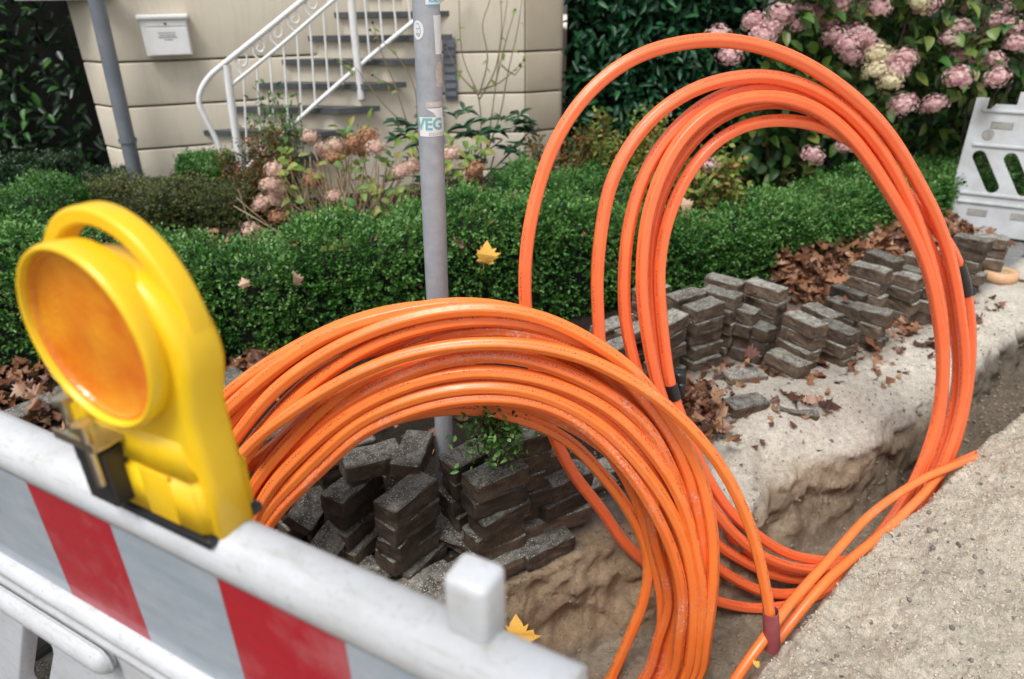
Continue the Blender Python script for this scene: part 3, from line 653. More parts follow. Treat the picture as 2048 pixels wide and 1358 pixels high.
for k in range(14):
    b=np.array([random.uniform(2.0,4.6),5.6,.2]); p=b+np.array([random.gauss(0,.3),-.25,random.uniform(.8,1.7)]); V,Q,_=tube(crom([b,(b+p)/2+rng.normal(size=3)*.04,p],.1),.007,5); stems.append((V,Q))
V,Q=joinm(stems); o=mo('stems',V,Q,TWIG,hr,smooth=True); o['kind']='stuff'
# rhododendron and rose
rh=empty('rhododendron',(-.42,5.0,.3),'dark leathery rhododendron bush behind the pole in front of cream wall','shrub')
RHm=[leafmesh('leaf',RHO,f,c,'lance') for f,c in ((.3,.15),(.45,.35),(.15,.05))]
for k in range(46):
    cx=random.choice([random.uniform(790,860),random.uniform(890,1060),random.uniform(930,1080)]); cy=random.uniform(235,400)-18*math.sin((cx-780)/90); Zc=4.75+random.uniform(-.15,.2)
    c=atd(cx,cy,Zc); n_=random.randint(5,7); a0=random.random()*6
    for q in range(n_):
        a=a0+q*6.283/n_; place_leaf(random.choice(RHm),rh,c,(math.cos(a),math.sin(a)*.9-.1,.25+random.gauss(0,.2)),random.uniform(.09,.135),random.uniform(.03,.042),(0,-.2,1))
stems=[]
for k in range(22):
    b=np.array([-.4+random.gauss(0,.12),5.0,.25]); p=atd(random.uniform(800,1070),random.uniform(250,380),4.85); V,Q,_=tube(crom([b,(b+p)/2+rng.normal(size=3)*.03,p],.08),.005,5); stems.append((V,Q))
V,Q=joinm(stems); o=mo('stems',V,Q,TWIG,rh,smooth=True)
ro=empty('rose_bush',atd(965,420,4.9),'tall bare rose with thin thorny stems and few leaves','shrub')
stems=[];tips=[]
RS=[[(968,400),(962,300),(958,200),(925,110),(918,0),(915,-60)],[(958,190),(975,120),(965,50),(980,0),(985,-50)],[(958,200),(990,140),(1003,60),(1000,-20)],[(975,300),(1000,230),(1015,150),(1035,60),(1045,-10)],[(968,330),(985,220),(1000,100),(1015,0)],[(958,190),(920,150),(905,120),(890,90)],[(1003,130),(1030,150),(1048,120)],[(960,180),(1000,165),(1040,130)],[(845,270),(800,240),(760,200),(715,140),(690,120)],[(812,240),(790,170),(765,110),(745,45)],[(835,250),(830,180),(800,120),(740,60)],[(700,140),(670,120)],[(790,170),(760,160),(745,150)],[(1020,380),(1040,330),(1050,300)],[(990,170),(1010,90),(1030,20)]]
for px in RS:
    Zd=4.9+random.uniform(-.1,.1); P=crom([atd(x,y,Zd) for x,y in px],.05); n_=len(P); V,Q,_=tube(P,np.linspace(.0065,.0025,n_),5); stems.append((V,Q))
    for q in range(5): tips.append(P[random.randrange(n_)])
    if px[0][1]<260: 
        bm=bmesh.new(); bmesh.ops.create_icosphere(bm,subdivisions=1,radius=.011); bmesh.ops.translate(bm,verts=bm.verts,vec=Vector(P[-1])); from_bm('rose_hip',bm,INK,ro)
V,Q=joinm(stems); mo('stems',V,Q,GSTEM,ro,smooth=True)
for t in tips[::2]:
    place_leaf(random.choice(HLm),ro,t,rng.normal(size=3),.05,.03)
# barberry, mixed low planting
def lowshrub(name,label,cx,cy,Zd,wx,wy,n,mat,L,cat='shrub',stem=GSTEM,base=None,vein=None):
    c=atd(cx,cy,Zd); e=empty(name,(c[0],c[1],.2),label,cat); ns=26; stm=[];pp=[]
    for k in range(ns):
        p=atd(cx+random.uniform(-wx,wx),cy+random.uniform(-wy,wy*.6),Zd+random.uniform(-.15,.15)); b=np.array([c[0]+random.gauss(0,.08),c[1]+random.uniform(-.05,.05),.15]) if base is None else c+np.array([random.gauss(0,.01),.03,base]); P=crom([b,(b*.4+p*.6)+rng.normal(size=3)*.03,p],.04); V,Q,_=tube(P,.003,4); stm.append((V,Q)); pp.append(P[len(P)//3:])
    V,Q=joinm(stm); mo('stems',V,Q,stem,e)
    A=np.concatenate(pp); idx=rng.integers(0,len(A),n); pos=A[idx]+rng.normal(size=(n,3))*.035
    V,Fq,kk=leaves(pos,rng.normal(size=(n,3))+[0,-.2,.2],L*rng.uniform(.6,1.3,n),L*.6); o=mo('foliage',V,Fq,mat,e,rnd=np.repeat(np.clip(rng.random(n)*.6+.5*rng.random(ns).repeat(n//ns+1)[:n],0,1),kk)); return e
lowshrub('barberry_shrub','red and green barberry shrub in front of the slate steps',508,325,4.65,80,80,3600,BARB,.026)
lowshrub('barberry_shrub','green leafy shoots among the balusters above the red barberry',560,235,4.85,55,60,420,BOXL,.045)
lowshrub('perennial_clump','red and orange autumn perennial clump right of the rhododendron',1150,315,4.7,85,55,3600,BARB,.034,'plant')
lowshrub('perennial_clump','yellow green perennial clump in front of the laurel',1245,310,4.7,80,85,4200,MIXL,.040,'plant')
lowshrub('perennial_clump','pale yellow hydrangea shoots seen through the large coil',1385,352,4.55,85,45,1300,MIXL,.06,'plant')
lowshrub('fern_tuft','small green weed hanging over the dark stones under the coil',985,868,1.98,42,34,700,BOXL,.02,'plant',TWIG,base=.03)
# ------------------------------------------------------------------ pavers
PW,PD,PH=.198,.098,.068
def paver_mesh(seed):
    r=random.Random(seed); bm=bmesh.new(); bmesh.ops.create_cube(bm,size=1)
    for v in bm.verts: v.co=Vector((v.co.x*PW,v.co.y*PD,v.co.z*PH))
    bmesh.ops.bevel(bm,geom=list(bm.edges),offset=.0045,segments=1,affect='EDGES')
    bmesh.ops.subdivide_edges(bm,edges=[e for e in bm.edges if e.calc_length()>.05],cuts=4,use_grid_fill=True)
    for v in bm.verts:
        n=float(fbm(v.co.x*22+seed*7,v.co.y*22,v.co.z*22,3)); m=float(fbm(v.co.x*60,v.co.y*60+seed,v.co.z*60,2))
        v.co+=v.co.normalized()*(n*.008+m*.005); v.co.z+=n*.002
    me=bpy.data.meshes.new('paving_stone'); bm.normal_update(); bm.to_mesh(me); bm.free(); me.materials.append(PAV); return me
PM=[paver_mesh(s) for s in range(10)]
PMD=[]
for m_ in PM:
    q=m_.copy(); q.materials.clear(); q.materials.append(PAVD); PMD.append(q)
ordn=['topmost','second','third','fourth','fifth','sixth','seventh']
GP='grey paving stones stacked beside the trench'
pk=0
def paver(p,yaw,label,tx=0,ty=0,sc=1.):
    global pk
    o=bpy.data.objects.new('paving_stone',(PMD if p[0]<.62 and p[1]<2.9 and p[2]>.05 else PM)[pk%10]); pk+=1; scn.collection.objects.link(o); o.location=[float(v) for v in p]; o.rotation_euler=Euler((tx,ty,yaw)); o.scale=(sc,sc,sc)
    return tag(o,label,'paving stone',GP)
def stack(px,py,ex,ey,n,desc,z0=.0,jit=.017,jy=.13):
    zt=z0+n*.0705; c=atz(px,py,zt); e=atz(ex,ey,zt); yaw=math.atan2(e[1]-c[1],e[0]-c[0])
    for k in range(n):
        z=zt-k*.0705-PH/2; j=jit if k else 0
        lab=(f'top stone of the {desc}' if k==0 else f'{ordn[k]} stone down in the {desc}') if n>1 else f'single paving stone, {desc}'
        paver((c[0]+random.uniform(-j,j),c[1]+random.uniform(-j,j),z),yaw+(random.uniform(-jy,jy) if k else 0)+(math.pi if random.random()<.5 else 0),lab,random.uniform(-.02,.02),random.uniform(-.02,.02))
S=[(1221,646,1238,639,3,'leftmost stack, between the two left ducts'),(1232,688,1250,680,3,'low stack behind the second duct from left'),(1303,574,1330,566,4,'stack hidden behind the innermost duct, nearest the hedge'),
 (1338,634,1372,616,5,'stack touching the black taped duct'),(1408,606,1440,596,5,'neat stack with four visible sides, middle row'),(1372,586,1405,577,5,'stack behind the taped duct stack'),
 (1443,582,1480,592,5,'stack turned lengthwise in the middle row'),(1450,557,1488,567,5,'long topped stack against the hedge'),(1533,568,1565,578,5,'stack at the right end of the hedge row'),
 (1512,645,1527,651,3,'low shaded stack between middle and right rows'),(1611,635,1643,650,4,'stack with the pale worn top stone'),(1577,713,1607,728,2,'pair of stones at the front of the right row'),
 (1677,651,1650,640,3,'stack right behind the pale worn stone'),(1645,619,1675,633,3,'stack beside the leaf drift, left'),(1696,605,1715,612,3,'stack with small leaves on top'),(1743,616,1762,621,3,'small stack under the tall dark stack'),
 (1743,532,1780,542,5,'tall dark stack in front of the leaf drift'),(1769,510,1780,514,5,'stack just behind the tall dark one'),(1808,546,1825,551,4,'stack left of the far ducts'),(1841,540,1856,544,4,'stack seen behind the far ducts'),
 (1845,513,1858,517,4,'farthest small stack in the leaf drift'),(1838,594,1852,598,2,'low pair before the far ducts'),(1863,590,1876,594,2,'low pair beneath the far ducts'),
 (1948,474,1978,481,5,'stack leaning at the far white barrier'),(1925,489,1948,495,4,'stack below the far white barrier, left'),(1983,471,2005,474,4,'stack at the foot of the far white barrier, right'),
 (1268,655,1295,643,3,'low stack seen between the left ducts'),(1478,612,1500,618,4,'narrow shaded stack between two hedge stacks'),(1703,578,1718,584,3,'low stack touching the leaf drift'),(1489,745,1515,742,1,'lying alone in front of the middle row'),]
for s_ in S: stack(*s_)
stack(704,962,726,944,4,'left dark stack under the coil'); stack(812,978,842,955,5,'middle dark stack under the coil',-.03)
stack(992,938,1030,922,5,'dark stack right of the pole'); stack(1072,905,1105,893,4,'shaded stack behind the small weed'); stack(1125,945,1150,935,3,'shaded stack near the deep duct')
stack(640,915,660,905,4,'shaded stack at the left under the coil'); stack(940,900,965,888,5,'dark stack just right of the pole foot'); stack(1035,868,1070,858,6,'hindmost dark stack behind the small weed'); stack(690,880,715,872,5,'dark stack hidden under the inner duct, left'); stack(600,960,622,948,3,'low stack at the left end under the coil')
def single(px,py,ex,ey,z,lab,tx=0,ty=0,off=0):
    c=atz(px,py,z); e=atz(ex,ey,z); paver((c[0],c[1],z-PH/2+off),math.atan2(e[1]-c[1],e[0]-c[0]),lab,tx,ty)
c_=atz(704,962,.282)
single(742,905,768,897,.282+.0705+.01,'rounded stone lying across the left and middle dark stacks',.05,.06)
single(824,893,836,868,.282+.0705+.005,'brown stone standing on the middle dark stack beside the pole',.03,.0)
single(905,1048,930,1052,.09,'small stone tipped on its corner between the dark stacks',.5,.25)
single(622,990,650,960,.20,'speckled slab leaning steeply against the left dark stack',.65,-.25); single(662,1062,690,1035,.14,'speckled slab leaning low in front of the left stack',.55,-.2)
single(448,762,475,745,.16,'speckled stone tilted at the hedge foot behind the lamp',.3,-.15); single(556,845,590,826,.12,'speckled stone glimpsed between the coil ducts',.2,0)
single(1492,800,1518,794,.075,'half buried stone dusted with sand',.03,.04,-.0); single(1590,812,1620,816,.045,'mostly buried stone with a leaf on it',.03,.05); single(1425,838,1450,830,.03,'stone corner sticking out at the leaf heap',.06,0)
single(95,785,130,775,.06,'stone under the leaves at the left edge',.1,.1); single(60,810,90,800,.09,'dark stone behind the lamp handle side',.15,-.1)
for i_,(x,y,ex,ey,lab) in enumerate([(1088,1075,1125,1058,'flush stone at the trench rim, rightmost'),(1020,1098,1060,1082,'flush stone at the trench rim beside the rightmost'),(760,1135,800,1120,'flush stone below the left dark stack'),(850,1160,890,1140,'flush stone above the yellow leaf, left part'),(930,1130,960,1112,'flush stone in the middle of the rim row'),(700,1150,740,1132,'flush stone nearest the barrier rail'),(860,1200,900,1182,'flush stone just behind the barrier post'),(790,1185,830,1168,'flush stone overlapping the rail edge'),(1240,920,1280,905,'dusty stone behind the deep duct loop'),(1180,960,1215,950,'dusty stone with moss behind the deep duct'),(640,1130,680,1115,'flush stone left of the rim row')]):
    single(x,y,ex,ey,.022,lab,random.uniform(-.05,.05),random.uniform(-.05,.05))
for k,(x,y) in enumerate([(20,1262),(60,1240),(40,1310),(110,1345),(150,1300),(5,1345)]):
    single(x,y,x+30,y-14,.05,['grey stone','pale grey stone','dark grey stone','brown grey stone','small grey stone','mossy grey stone'][k]+' seen through the near barrier lattice, '+['upper left','upper right','middle','lower right','far right','lower left'][k],.1*(k%3-1),.08)
# ------------------------------------------------------------------ leaf litter
MAP=[(0,-1.0),(.03,-.42),(.30,-.50),(.62,-.42),(.50,-.22),(.98,.02),(.72,.10),(.86,.34),(.50,.30),(.56,.62),(.36,.50),(.28,.66),(.0,1.05)]
OAK=[(0,-1.0),(.04,-.62),(.22,-.58),(.16,-.38),(.42,-.30),(.22,-.12),(.52,.05),(.26,.18),(.46,.42),(.20,.46),(.24,.70),(.0,.98)]
def lobed(kind,seed):
    r=random.Random(seed); H_=MAP if kind=='maple' else OAK
    k2=.16*r.uniform(.3,1.5); out=[(x*r.uniform(.85,1.1),y) for x,y in H_]+[(-x*r.uniform(.85,1.1),y*r.uniform(.94,1.04)) for x,y in H_[-2:0:-1]]
    n=len(out); f=r.uniform(.1,.5); z=lambda x,y:f*abs(x)**1.3+k2*(x*x+y*y)+.09*math.sin(4*x+seed)+.10*math.cos(3.5*y+seed)
    V=[(x,y,z(x,y)) for x,y in out]
    return np.array(V),np.array([list(t) for t in tessellate_polygon([[Vector((x,y,0)) for x,y in out]])])
LT=[lobed('maple',1),lobed('maple',5),lobed('oak',2),lobed('oak',9)]
LM=[mkmesh('fallen_leaf',v,f,[LITo],smooth=True) for v,f in LT]
GL='brown leaves fallen around the stone stacks'
def fleaf(p,s,lab,me=None,tilt=.5,mat=None,grp=GL,rot=None):
    if mat is not None: v,f=random.choice(LT[:2]); me=mkmesh('fallen_leaf',v,f,[mat],smooth=True)
    o=bpy.data.objects.new('fallen_leaf',me or random.choice(LM)); scn.collection.objects.link(o); o.location=[float(v) for v in p]; o.scale=(s,s,s)
    o.rotation_euler=rot if rot else (random.uniform(-tilt,tilt),random.uniform(-tilt,tilt),random.uniform(0,6.3)); return tag(o,lab,'leaf',grp)
def litter(n,sampler,name,label,s0,s1,lift,tri=LT):
    Vs=[];Fs=[];Rs=[];o=0
    for k in range(n):
        x,y,h=sampler(); v,f=random.choice(tri); s=random.uniform(s0,s1); E_=Euler((random.uniform(-.8,.8),random.uniform(-.8,.8),random.uniform(0,6.3))).to_matrix(); Mx=np.array(E_)
        w_=(v*[1,1,random.uniform(.6,2.2)]*s)@Mx.T+[x,y,h+random.uniform(.0,lift)]; Vs.append(w_);Fs.append(f+o);o+=len(v);Rs.append(np.full(len(v),random.random()))
    return tag(mo(name,np.concatenate(Vs),np.concatenate(Fs),LITm,smooth=True,rnd=np.concatenate(Rs)),label,'leaves',kind='stuff')
def samp_drift():
    while True:
        t=random.random(); x=1.75+2.0*t; yh=np.interp(x,HX,HY); y=yh-.22-abs(random.gauss(0,.32)); 
        if y>2.9: break
    d=yh-.22-y; return x,y,gz(x,y)+max(0,.20*(1-d/.55))*random.random()
litter(1500,samp_drift,'leaf_drift','deep drift of brown autumn leaves against the hedge foot',.03,.062,.04)
def samp_l():
    x=random.uniform(-3.6,-1.2); y=np.interp(x,HX,HY)-.2-abs(random.gauss(0,.4)); return x,y,gz(x,y)+random.random()*.06
litter(900,samp_l,'leaf_litter','dark brown leaf litter at the hedge foot, left',.03,.06,.02)
def samp_r():
    x=random.uniform(1.0,3.0); y=random.uniform(np.interp(x,FX,FY)+.12,np.interp(x,HX,HY)-.3); 
    if random.random()>.35+.65*(y-np.interp(x,FX,FY))/1.2: y=np.interp(x,FX,FY)+.45+random.random()*.5
    return x,y,gz(x,y)
litter(1000,samp_r,'leaf_litter','scattered wet leaf scraps on the sand between stones and trench',.018,.045,.006)
def samp_m():
    x=.80+random.gauss(0,.07); y=2.55+random.gauss(0,.1); return x,y,gz(x,y)+random.random()*.06
litter(150,samp_m,'leaf_litter','small heap of curled brown leaves under the black duct tape',.03,.055,.05)
def samp_c():
    x=random.uniform(-2.2,-.2); y=random.uniform(1.9,3.1); return x,y,gz(x,y)
litter(260,samp_c,'leaf_litter','thin leaf litter on the dark soil behind the near coil',.02,.045,.02)
def samp_b():
    x=random.uniform(-3,5); y=np.interp(x,HX,HY)+.35+random.random()*.8; return x,y,gz(x,y)+.0
litter(1100,samp_b,'leaf_litter','leaf litter on the garden bed behind the hedge',.025,.05,.02)
for i_,(x,y,z,s) in enumerate([(1388,835,.08,.05),(1405,805,.10,.055),(1420,850,.06,.045),(1375,815,.12,.05),(1432,820,.05,.05),(1400,870,.04,.045),(1440,800,.06,.04),(1385,860,.06,.05),(1412,830,.09,.05)]):
    p=atz(x,y,z); fleaf(p,s,['leftmost leaf of the small heap under the black duct tape','topmost leaf of the small heap under the black duct tape','lowest leaf at the right of the small heap by the tape','leaf just under the black tape band','rightmost leaf of the small heap by the stacks','leaf at the bottom of the small heap by the coil','small leaf between heap and lone stone','leaf low beside the orange duct in the heap','leaf in the middle of the small heap by the tape'][i_],grp=GL,tilt=.9)
for (x,y,z,s,lab) in [(1500,708,.16,.05,'reddish leaf caught between the lone stone and right row'),(1622,800,.09,.055,'red brown star shaped leaf at the edge of the sand'),(1600,520,.35,.075,'large tan maple leaf on the drift near the hedge'),(1680,560,.28,.08,'pale green brown leaf on the drift by the tall stack'),
   (1690,600,.235,.03,'small orange leaf lying on a flat stack top'),(1660,598,.235,.025,'tiny orange leaf at the left of a flat stack top'),(1740,690,.05,.07,'broad brown leaf lying on the ground right of the stacks'),(1750,740,.03,.05,'pale brown leaf flat on the sand right'),(1835,660,.04,.06,'brown leaf beside the far ducts'),(1500,590,.30,.05,'leaf stuck behind the long topped stack')]:
    fleaf(atz(x,y,z),s,lab,tilt=.5,grp=None)
fleaf(aty(970,512,3.08),.072,'bright yellow maple leaf stuck in the hedge right of the pole','x',mat=YEL,grp=None,rot=(1.25,.3,.4))
fleaf(aty(590,560,3.05),.05,'pale pink brown leaf stuck in the hedge, left',mat=PALE,grp=None,rot=(1.1,.5,1.2)); fleaf(aty(490,568,3.0),.035,'small tan leaf stuck low in the hedge behind the lamp',mat=PALE,grp=None,rot=(1.2,-.3,.2))
fleaf(aty(915,490,3.2),.05,'curled dry leaf in the hedge right against the pole',mat=PALE,grp=None,rot=(1.2,.3,2.2)); fleaf(aty(1370,412,4.3),.06,'pale leaf on the hedge top inside the large coil',mat=PALE,grp=None,rot=(1.0,0,.4)); fleaf(aty(320,412,4.5),.03,'tiny cream leaf on the brownish hedge',mat=STK,grp=None,rot=(.5,0,0))
fleaf(aty(1034,1278,1.585),.075,'yellow leaf by the barrier post in the pit',mat=YEL,grp=None,rot=(.5,.35,.3))
fleaf(atz(1510,1340,.0)+[0,0,.02],.016,'tiny yellow leaf on the sand under the maroon sleeve',mat=YEL,grp=None,rot=(.6,.2,.9))
def samp_h():
    x=random.uniform(-2.6,3.2); u_=random.random(); top=np.interp(x,[-3.3,-1.6,-.9,-.5,0,.45,1.1,1.6,2.8,4.6],[.70,.56,.60,.70,.69,.60,.47,.43,.47,.52])
    y=np.interp(x,HX,HY)+(random.uniform(-.24,.24) if u_<.6 else -.27); return x,y,(top+.0 if u_<.6 else random.uniform(.1,top))
litter(70,samp_h,'leaf_scraps','few small dry brown leaves caught in the box hedge',.014,.032,.015)
# ------------------------------------------------------------------ pebbles and clods
def stones(name,label,n,samp,s0,s1,mat):
    bm=bmesh.new(); bmesh.ops.create_icosphere(bm,subdivisions=1,radius=1); bv=np.array([v.co[:] for v in bm.verts]); bf=np.array([[v.index for v in f.verts] for f in bm.faces]); bm.free()
    P=np.array([samp() for _ in range(n)]); P=np.c_[P,hgt(P[:,0],P[:,1])]; s=s0+(s1-s0)*rng.random(n)**3
    V=(bv[None]*(1+rng.normal(size=(n,len(bv),1))*.22))*(s[:,None,None]*rng.uniform(.6,1.2,(n,1,3)))+P[:,None]+[0,0,0]
    return tag(mo(name,V.reshape(-1,3),(bf[None]+np.arange(n)[:,None,None]*len(bv)).reshape(-1,3),mat),label,'pebbles',kind='stuff')
SANDD=plain('trench_clod',(.28,.23,.17),(.2,.165,.12),.95,30,200,.5,.003)
SANDC=plain('sand_clod',(.54,.48,.39),(.40,.35,.27),.95,30,200,.5,.003)
def sh(): x=random.uniform(.35,3.2); return x,np.interp(x,NX,NY)-random.random()**1.0*1.3-.01
def sf(): x=random.uniform(.8,3.); return x,np.interp(x,FX,FY)+random.random()*.7
def sp_(): x=random.uniform(-.4,3.); return x,np.interp(x,NX,NY)+random.random()*(np.interp(x,FX,FY)-np.interp(x,NX,NY))
stones('sand_clods','small crumbs of sand on the near heap',26000,sh,.0015,.0065,SANDC); stones('gravel','dark gravel grains in the near sand heap',1500,sh,.0009,.011,PEB)
stones('gravel','small stones on the sand beyond the trench',900,sf,.002,.009,PEB); stones('sand_clods','crumbs of sand on the strip beyond the trench',5000,sf,.0015,.006,SANDC); stones('sand_clods','sand crumbs on the trench floor',3500,sp_,.002,.010,SANDD)
def sd_(): x=random.uniform(-.9,.6); return x,np.interp(x,FX,FY)+random.random()*.6
stones('gravel','dark grit between the stacked stones',1800,sd_,.002,.007,PEB)
# ------------------------------------------------------------------ pole
pl=empty('sign_post',(-.236,2.0,0),'grey galvanised pole with stickers rising out of the hedge','pole')
pr=.0365; px0,py0=-.236,2.0
P=np.array([[-.262,2.0,-.02],[-.252,2.0,.10],[-.246,2.0,.25],[-.240,2.0,.5],[-.234,2.0,.9],[-.214,2.0,1.7],[-.195,2.0,2.6],[-.182,2.0,3.2]]); P=crom(P,.05)
V,Q,_=tube(P,np.interp(P[:,2],[0,.45,.55,1.,3],[.031,.031,.0335,.0358,.0380]),28,up=(0,1,0)); mo('tube',V,Q,POLE,pl,smooth=True)
def pxat(z): return float(np.interp(z,P[:,2],P[:,0]))
def prd(z): return float(np.interp(z,[0,.45,.55,1.,3],[.031,.031,.0335,.0358,.0380]))
def bendon(pts,z0,ang0,lift):
    out=[]
    for (u,v) in pts:
        z=z0+v; r=prd(z)+lift; a=ang0+u/prd(z); out.append((pxat(z)+r*math.sin(a),2.0-r*math.cos(a),z))
    return out
def patch(name,outline,z0,ang0,mat,lift=.0008,par=pl):
    # outline: polygon (u,v) -> gridded via bmesh triangulation
    bm=bmesh.new(); f=bm.faces.new([bm.verts.new((u,v,0)) for u,v in outline])
    us=[u for u,v in outline]
    for c in np.arange(min(us)+.004,max(us),.004):
        bmesh.ops.bisect_plane(bm,geom=list(bm.verts)+list(bm.edges)+list(bm.faces),plane_co=(c,0,0),plane_no=(1,0,0))
    for v in bm.verts: v.co=Vector(bendon([(v.co.x,v.co.y)],z0,ang0,lift)[0])
    return from_bm(name,bm,mat,par,False)
def rect(w_,h): return [(-w_/2,-h/2),(w_/2,-h/2),(w_/2,h/2),(-w_/2,h/2)]
def zpx(y): return aty(862,y,1.965)[2]
def textbent(s,size,z0,ang0,mat,par,lift=.0016,bold=0,sx=1.):
    cu=bpy.data.curves.new('t','FONT'); cu.body=s; cu.size=size; cu.align_x='CENTER'; cu.align_y='CENTER'; cu.offset=bold; cu.resolution_u=3
    ob=bpy.data.objects.new('t',cu); scn.collection.objects.link(ob); dg=bpy.context.evaluated_depsgraph_get(); me=bpy.data.meshes.new_from_object(ob.evaluated_get(dg)); bpy.data.objects.remove(ob)
    bm=bmesh.new(); bm.from_mesh(me)
    us=[v.co.x for v in bm.verts]
    for c in np.arange(min(us),max(us),.003): bmesh.ops.bisect_plane(bm,geom=list(bm.verts)+list(bm.edges)+list(bm.faces),plane_co=(c,0,0),plane_no=(1,0,0))
    for v in bm.verts: v.co=Vector(bendon([(v.co.x*sx,v.co.y)],z0,ang0,lift)[0])
    return from_bm('lettering',bm,mat,par)
zv=zpx(254); vs=patch('sticker',rect(.085,.052),zv,.30,STK); vs['label']='white sticker with green letters VEG'
textbent('VEG',.043,zv+.006,.02,TEAL,vs,bold=.0014,sx=.98)
for k,dz in enumerate((-.017,-.0215)):
    u=-.012
    while u<.040:
        l_=random.uniform(.0015,.004); patch('fine_print',[(u,dz-.0012),(u+l_,dz-.0012),(u+l_,dz+.0008),(u,dz+.0008)],zv,.30,PIPE,.0014,vs); u+=l_+.0028
zf=zpx(60); circ=[(.0175*math.cos(a),.0235*math.sin(a)) for a in np.linspace(0,2*math.pi,22,endpoint=False)]
fs=patch('sticker',circ,zf,-.62,STK); fs['label']='round white sticker with a line drawn face'
def stroke(pts,z0,ang0,mat,par,wd=.0009):
    for a,b in zip(pts[:-1],pts[1:]):
        a=np.array(a);b=np.array(b); d=(b-a)/(np.linalg.norm(b-a)+1e-9); n=np.array([-d[1],d[0]])*wd/2; patch('ink_line',[tuple(a-n),tuple(b-n),tuple(b+n),tuple(a+n)],z0,ang0,mat,.0014,par)
stroke([(.0085*math.cos(a)*(.95),.0165*math.sin(a)) for a in np.linspace(-1.2,2.2,8)],zf,-.60,INK,fs)
stroke([(-.0055,.004),(-.002,.0045)],zf,-.60,INK,fs,.002); stroke([(.002,.0045),(.0055,.004)],zf,-.60,INK,fs,.002); stroke([(0,.002),(-.0012,-.003),(.001,-.003)],zf,-.60,INK,fs); stroke([(-.004,-.008),(0,-.0095),(.004,-.0075)],zf,-.60,INK,fs,.0014); stroke([(-.0065,-.004),(-.005,-.011),(0,-.015),(.005,-.011)],zf,-.60,INK,fs)
patch('sticker',[(-.006,-.048),(.03,-.048),(.03,.048),(-.010,.046)],zpx(70),.86,STK); 
tp=patch('sticker',rect(.05,.03),zpx(-4),.75,STK); textbent('R.SC',.014,zpx(0),.66,BLUE,tp,bold=.0004); patch('blue_line',[(-.018,-.0015),(.02,-.0015),(.02,.0015),(-.018,.0015)],zpx(10),.70,BLUE,.0016,tp)
patch('torn_paper',[(-.004,-.03),(.03,-.035),(.03,.034),(-.002,.03),(-.006,.0)],zpx(150),.78,TORN)
patch('torn_paper',[(-.024,.012),(.03,.012),(.03,-.016),(.008,-.016),(-.004,.0)],zpx(226),.45,STK); patch('torn_paper',[(-.026,-.007),(.03,-.006),(.03,.008),(-.022,.007)],zpx(210),.45,TORN)
# ------------------------------------------------------------------ orange ducts
def onsurf(x,y,f):
    d=ray(x,y); t=1.7
    for _ in range(12):
        p=O+d*t; Yf=f(p[0],p[2]); t=t*.3+.7*(Yf/d[1])
    return O+d*t
fnear=lambda x,z:1.50+.03*z
ffar=lambda x,z:1.73+.235*x+.12*z+.20*max(0,x-1.0)**2
def closeloop(P,zmin,yfun):
    # continue a traced arc round through the hidden lower part
    Q=np.c_[P[:,0],P[:,2]]; A=np.c_[2*Q,np.ones(len(Q))]; s,_,_,_=np.linalg.lstsq(A,(Q**2).sum(1),rcond=None); c=s[:2]
    a0=math.atan2(Q[-1][1]-c[1],Q[-1][0]-c[0]); a1=math.atan2(Q[0][1]-c[1],Q[0][0]-c[0])
    r0=np.hypot(*(Q[-1]-c)); r1=np.hypot(*(Q[0]-c))
    while a1>a0: a1-=2*math.pi
    k=int(abs(a1-a0)/.3)+1; ex=[]
    for i in range(1,k):
        t=i/k; a=a0+(a1-a0)*t; r=r0+(r1-r0)*t; x=c[0]+r*math.cos(a); z=c[1]+r*math.sin(a)
        if z<zmin: z=zmin+(z-zmin)*.12
        yy=P[-1][1]*(1-t)+P[0][1]*t; ex.append((x,yy,z))
    return np.array(ex)
def winding(par,px,f,off,r,mat,closed=True,seed=0,name='winding',zmin=-.40):
    P=np.array([onsurf(x,y,lambda a,b:f(a,b)+(off if not hasattr(off,'__len__') else np.interp(0,[0],[off[0]]))) for x,y in px])
    if hasattr(off,'__len__'):
        t=np.linspace(0,1,len(px)); P=np.array([onsurf(x,y,lambda a,b,o_=np.interp(t[i],np.linspace(0,1,len(off)),off):f(a,b)+o_) for i,(x,y) in enumerate(px)])
    if closed=='auto': P=np.concatenate([P,closeloop(P,zmin,f)]); cl=True
    else: cl=closed
    P=crom(P,.03,cl); P=smoothp(P,6,cl)
    n_=len(P); r=r*(1+.012*vn(np.arange(n_)*.11,seed*3.7)); V,Q,uv=tube(P,r,30,cl,lobes=6,amp=.058,twist=(0. if cl else .2),ph=seed*1.3,up=(0,1,0))
    o=mo(name,V,Q,mat,par,smooth=True,uv=uv); return o,P
nc=empty('duct_coil',(0,1.5,-.4),'near coil of many dusty orange fibre duct loops standing in the trench','cable coil')
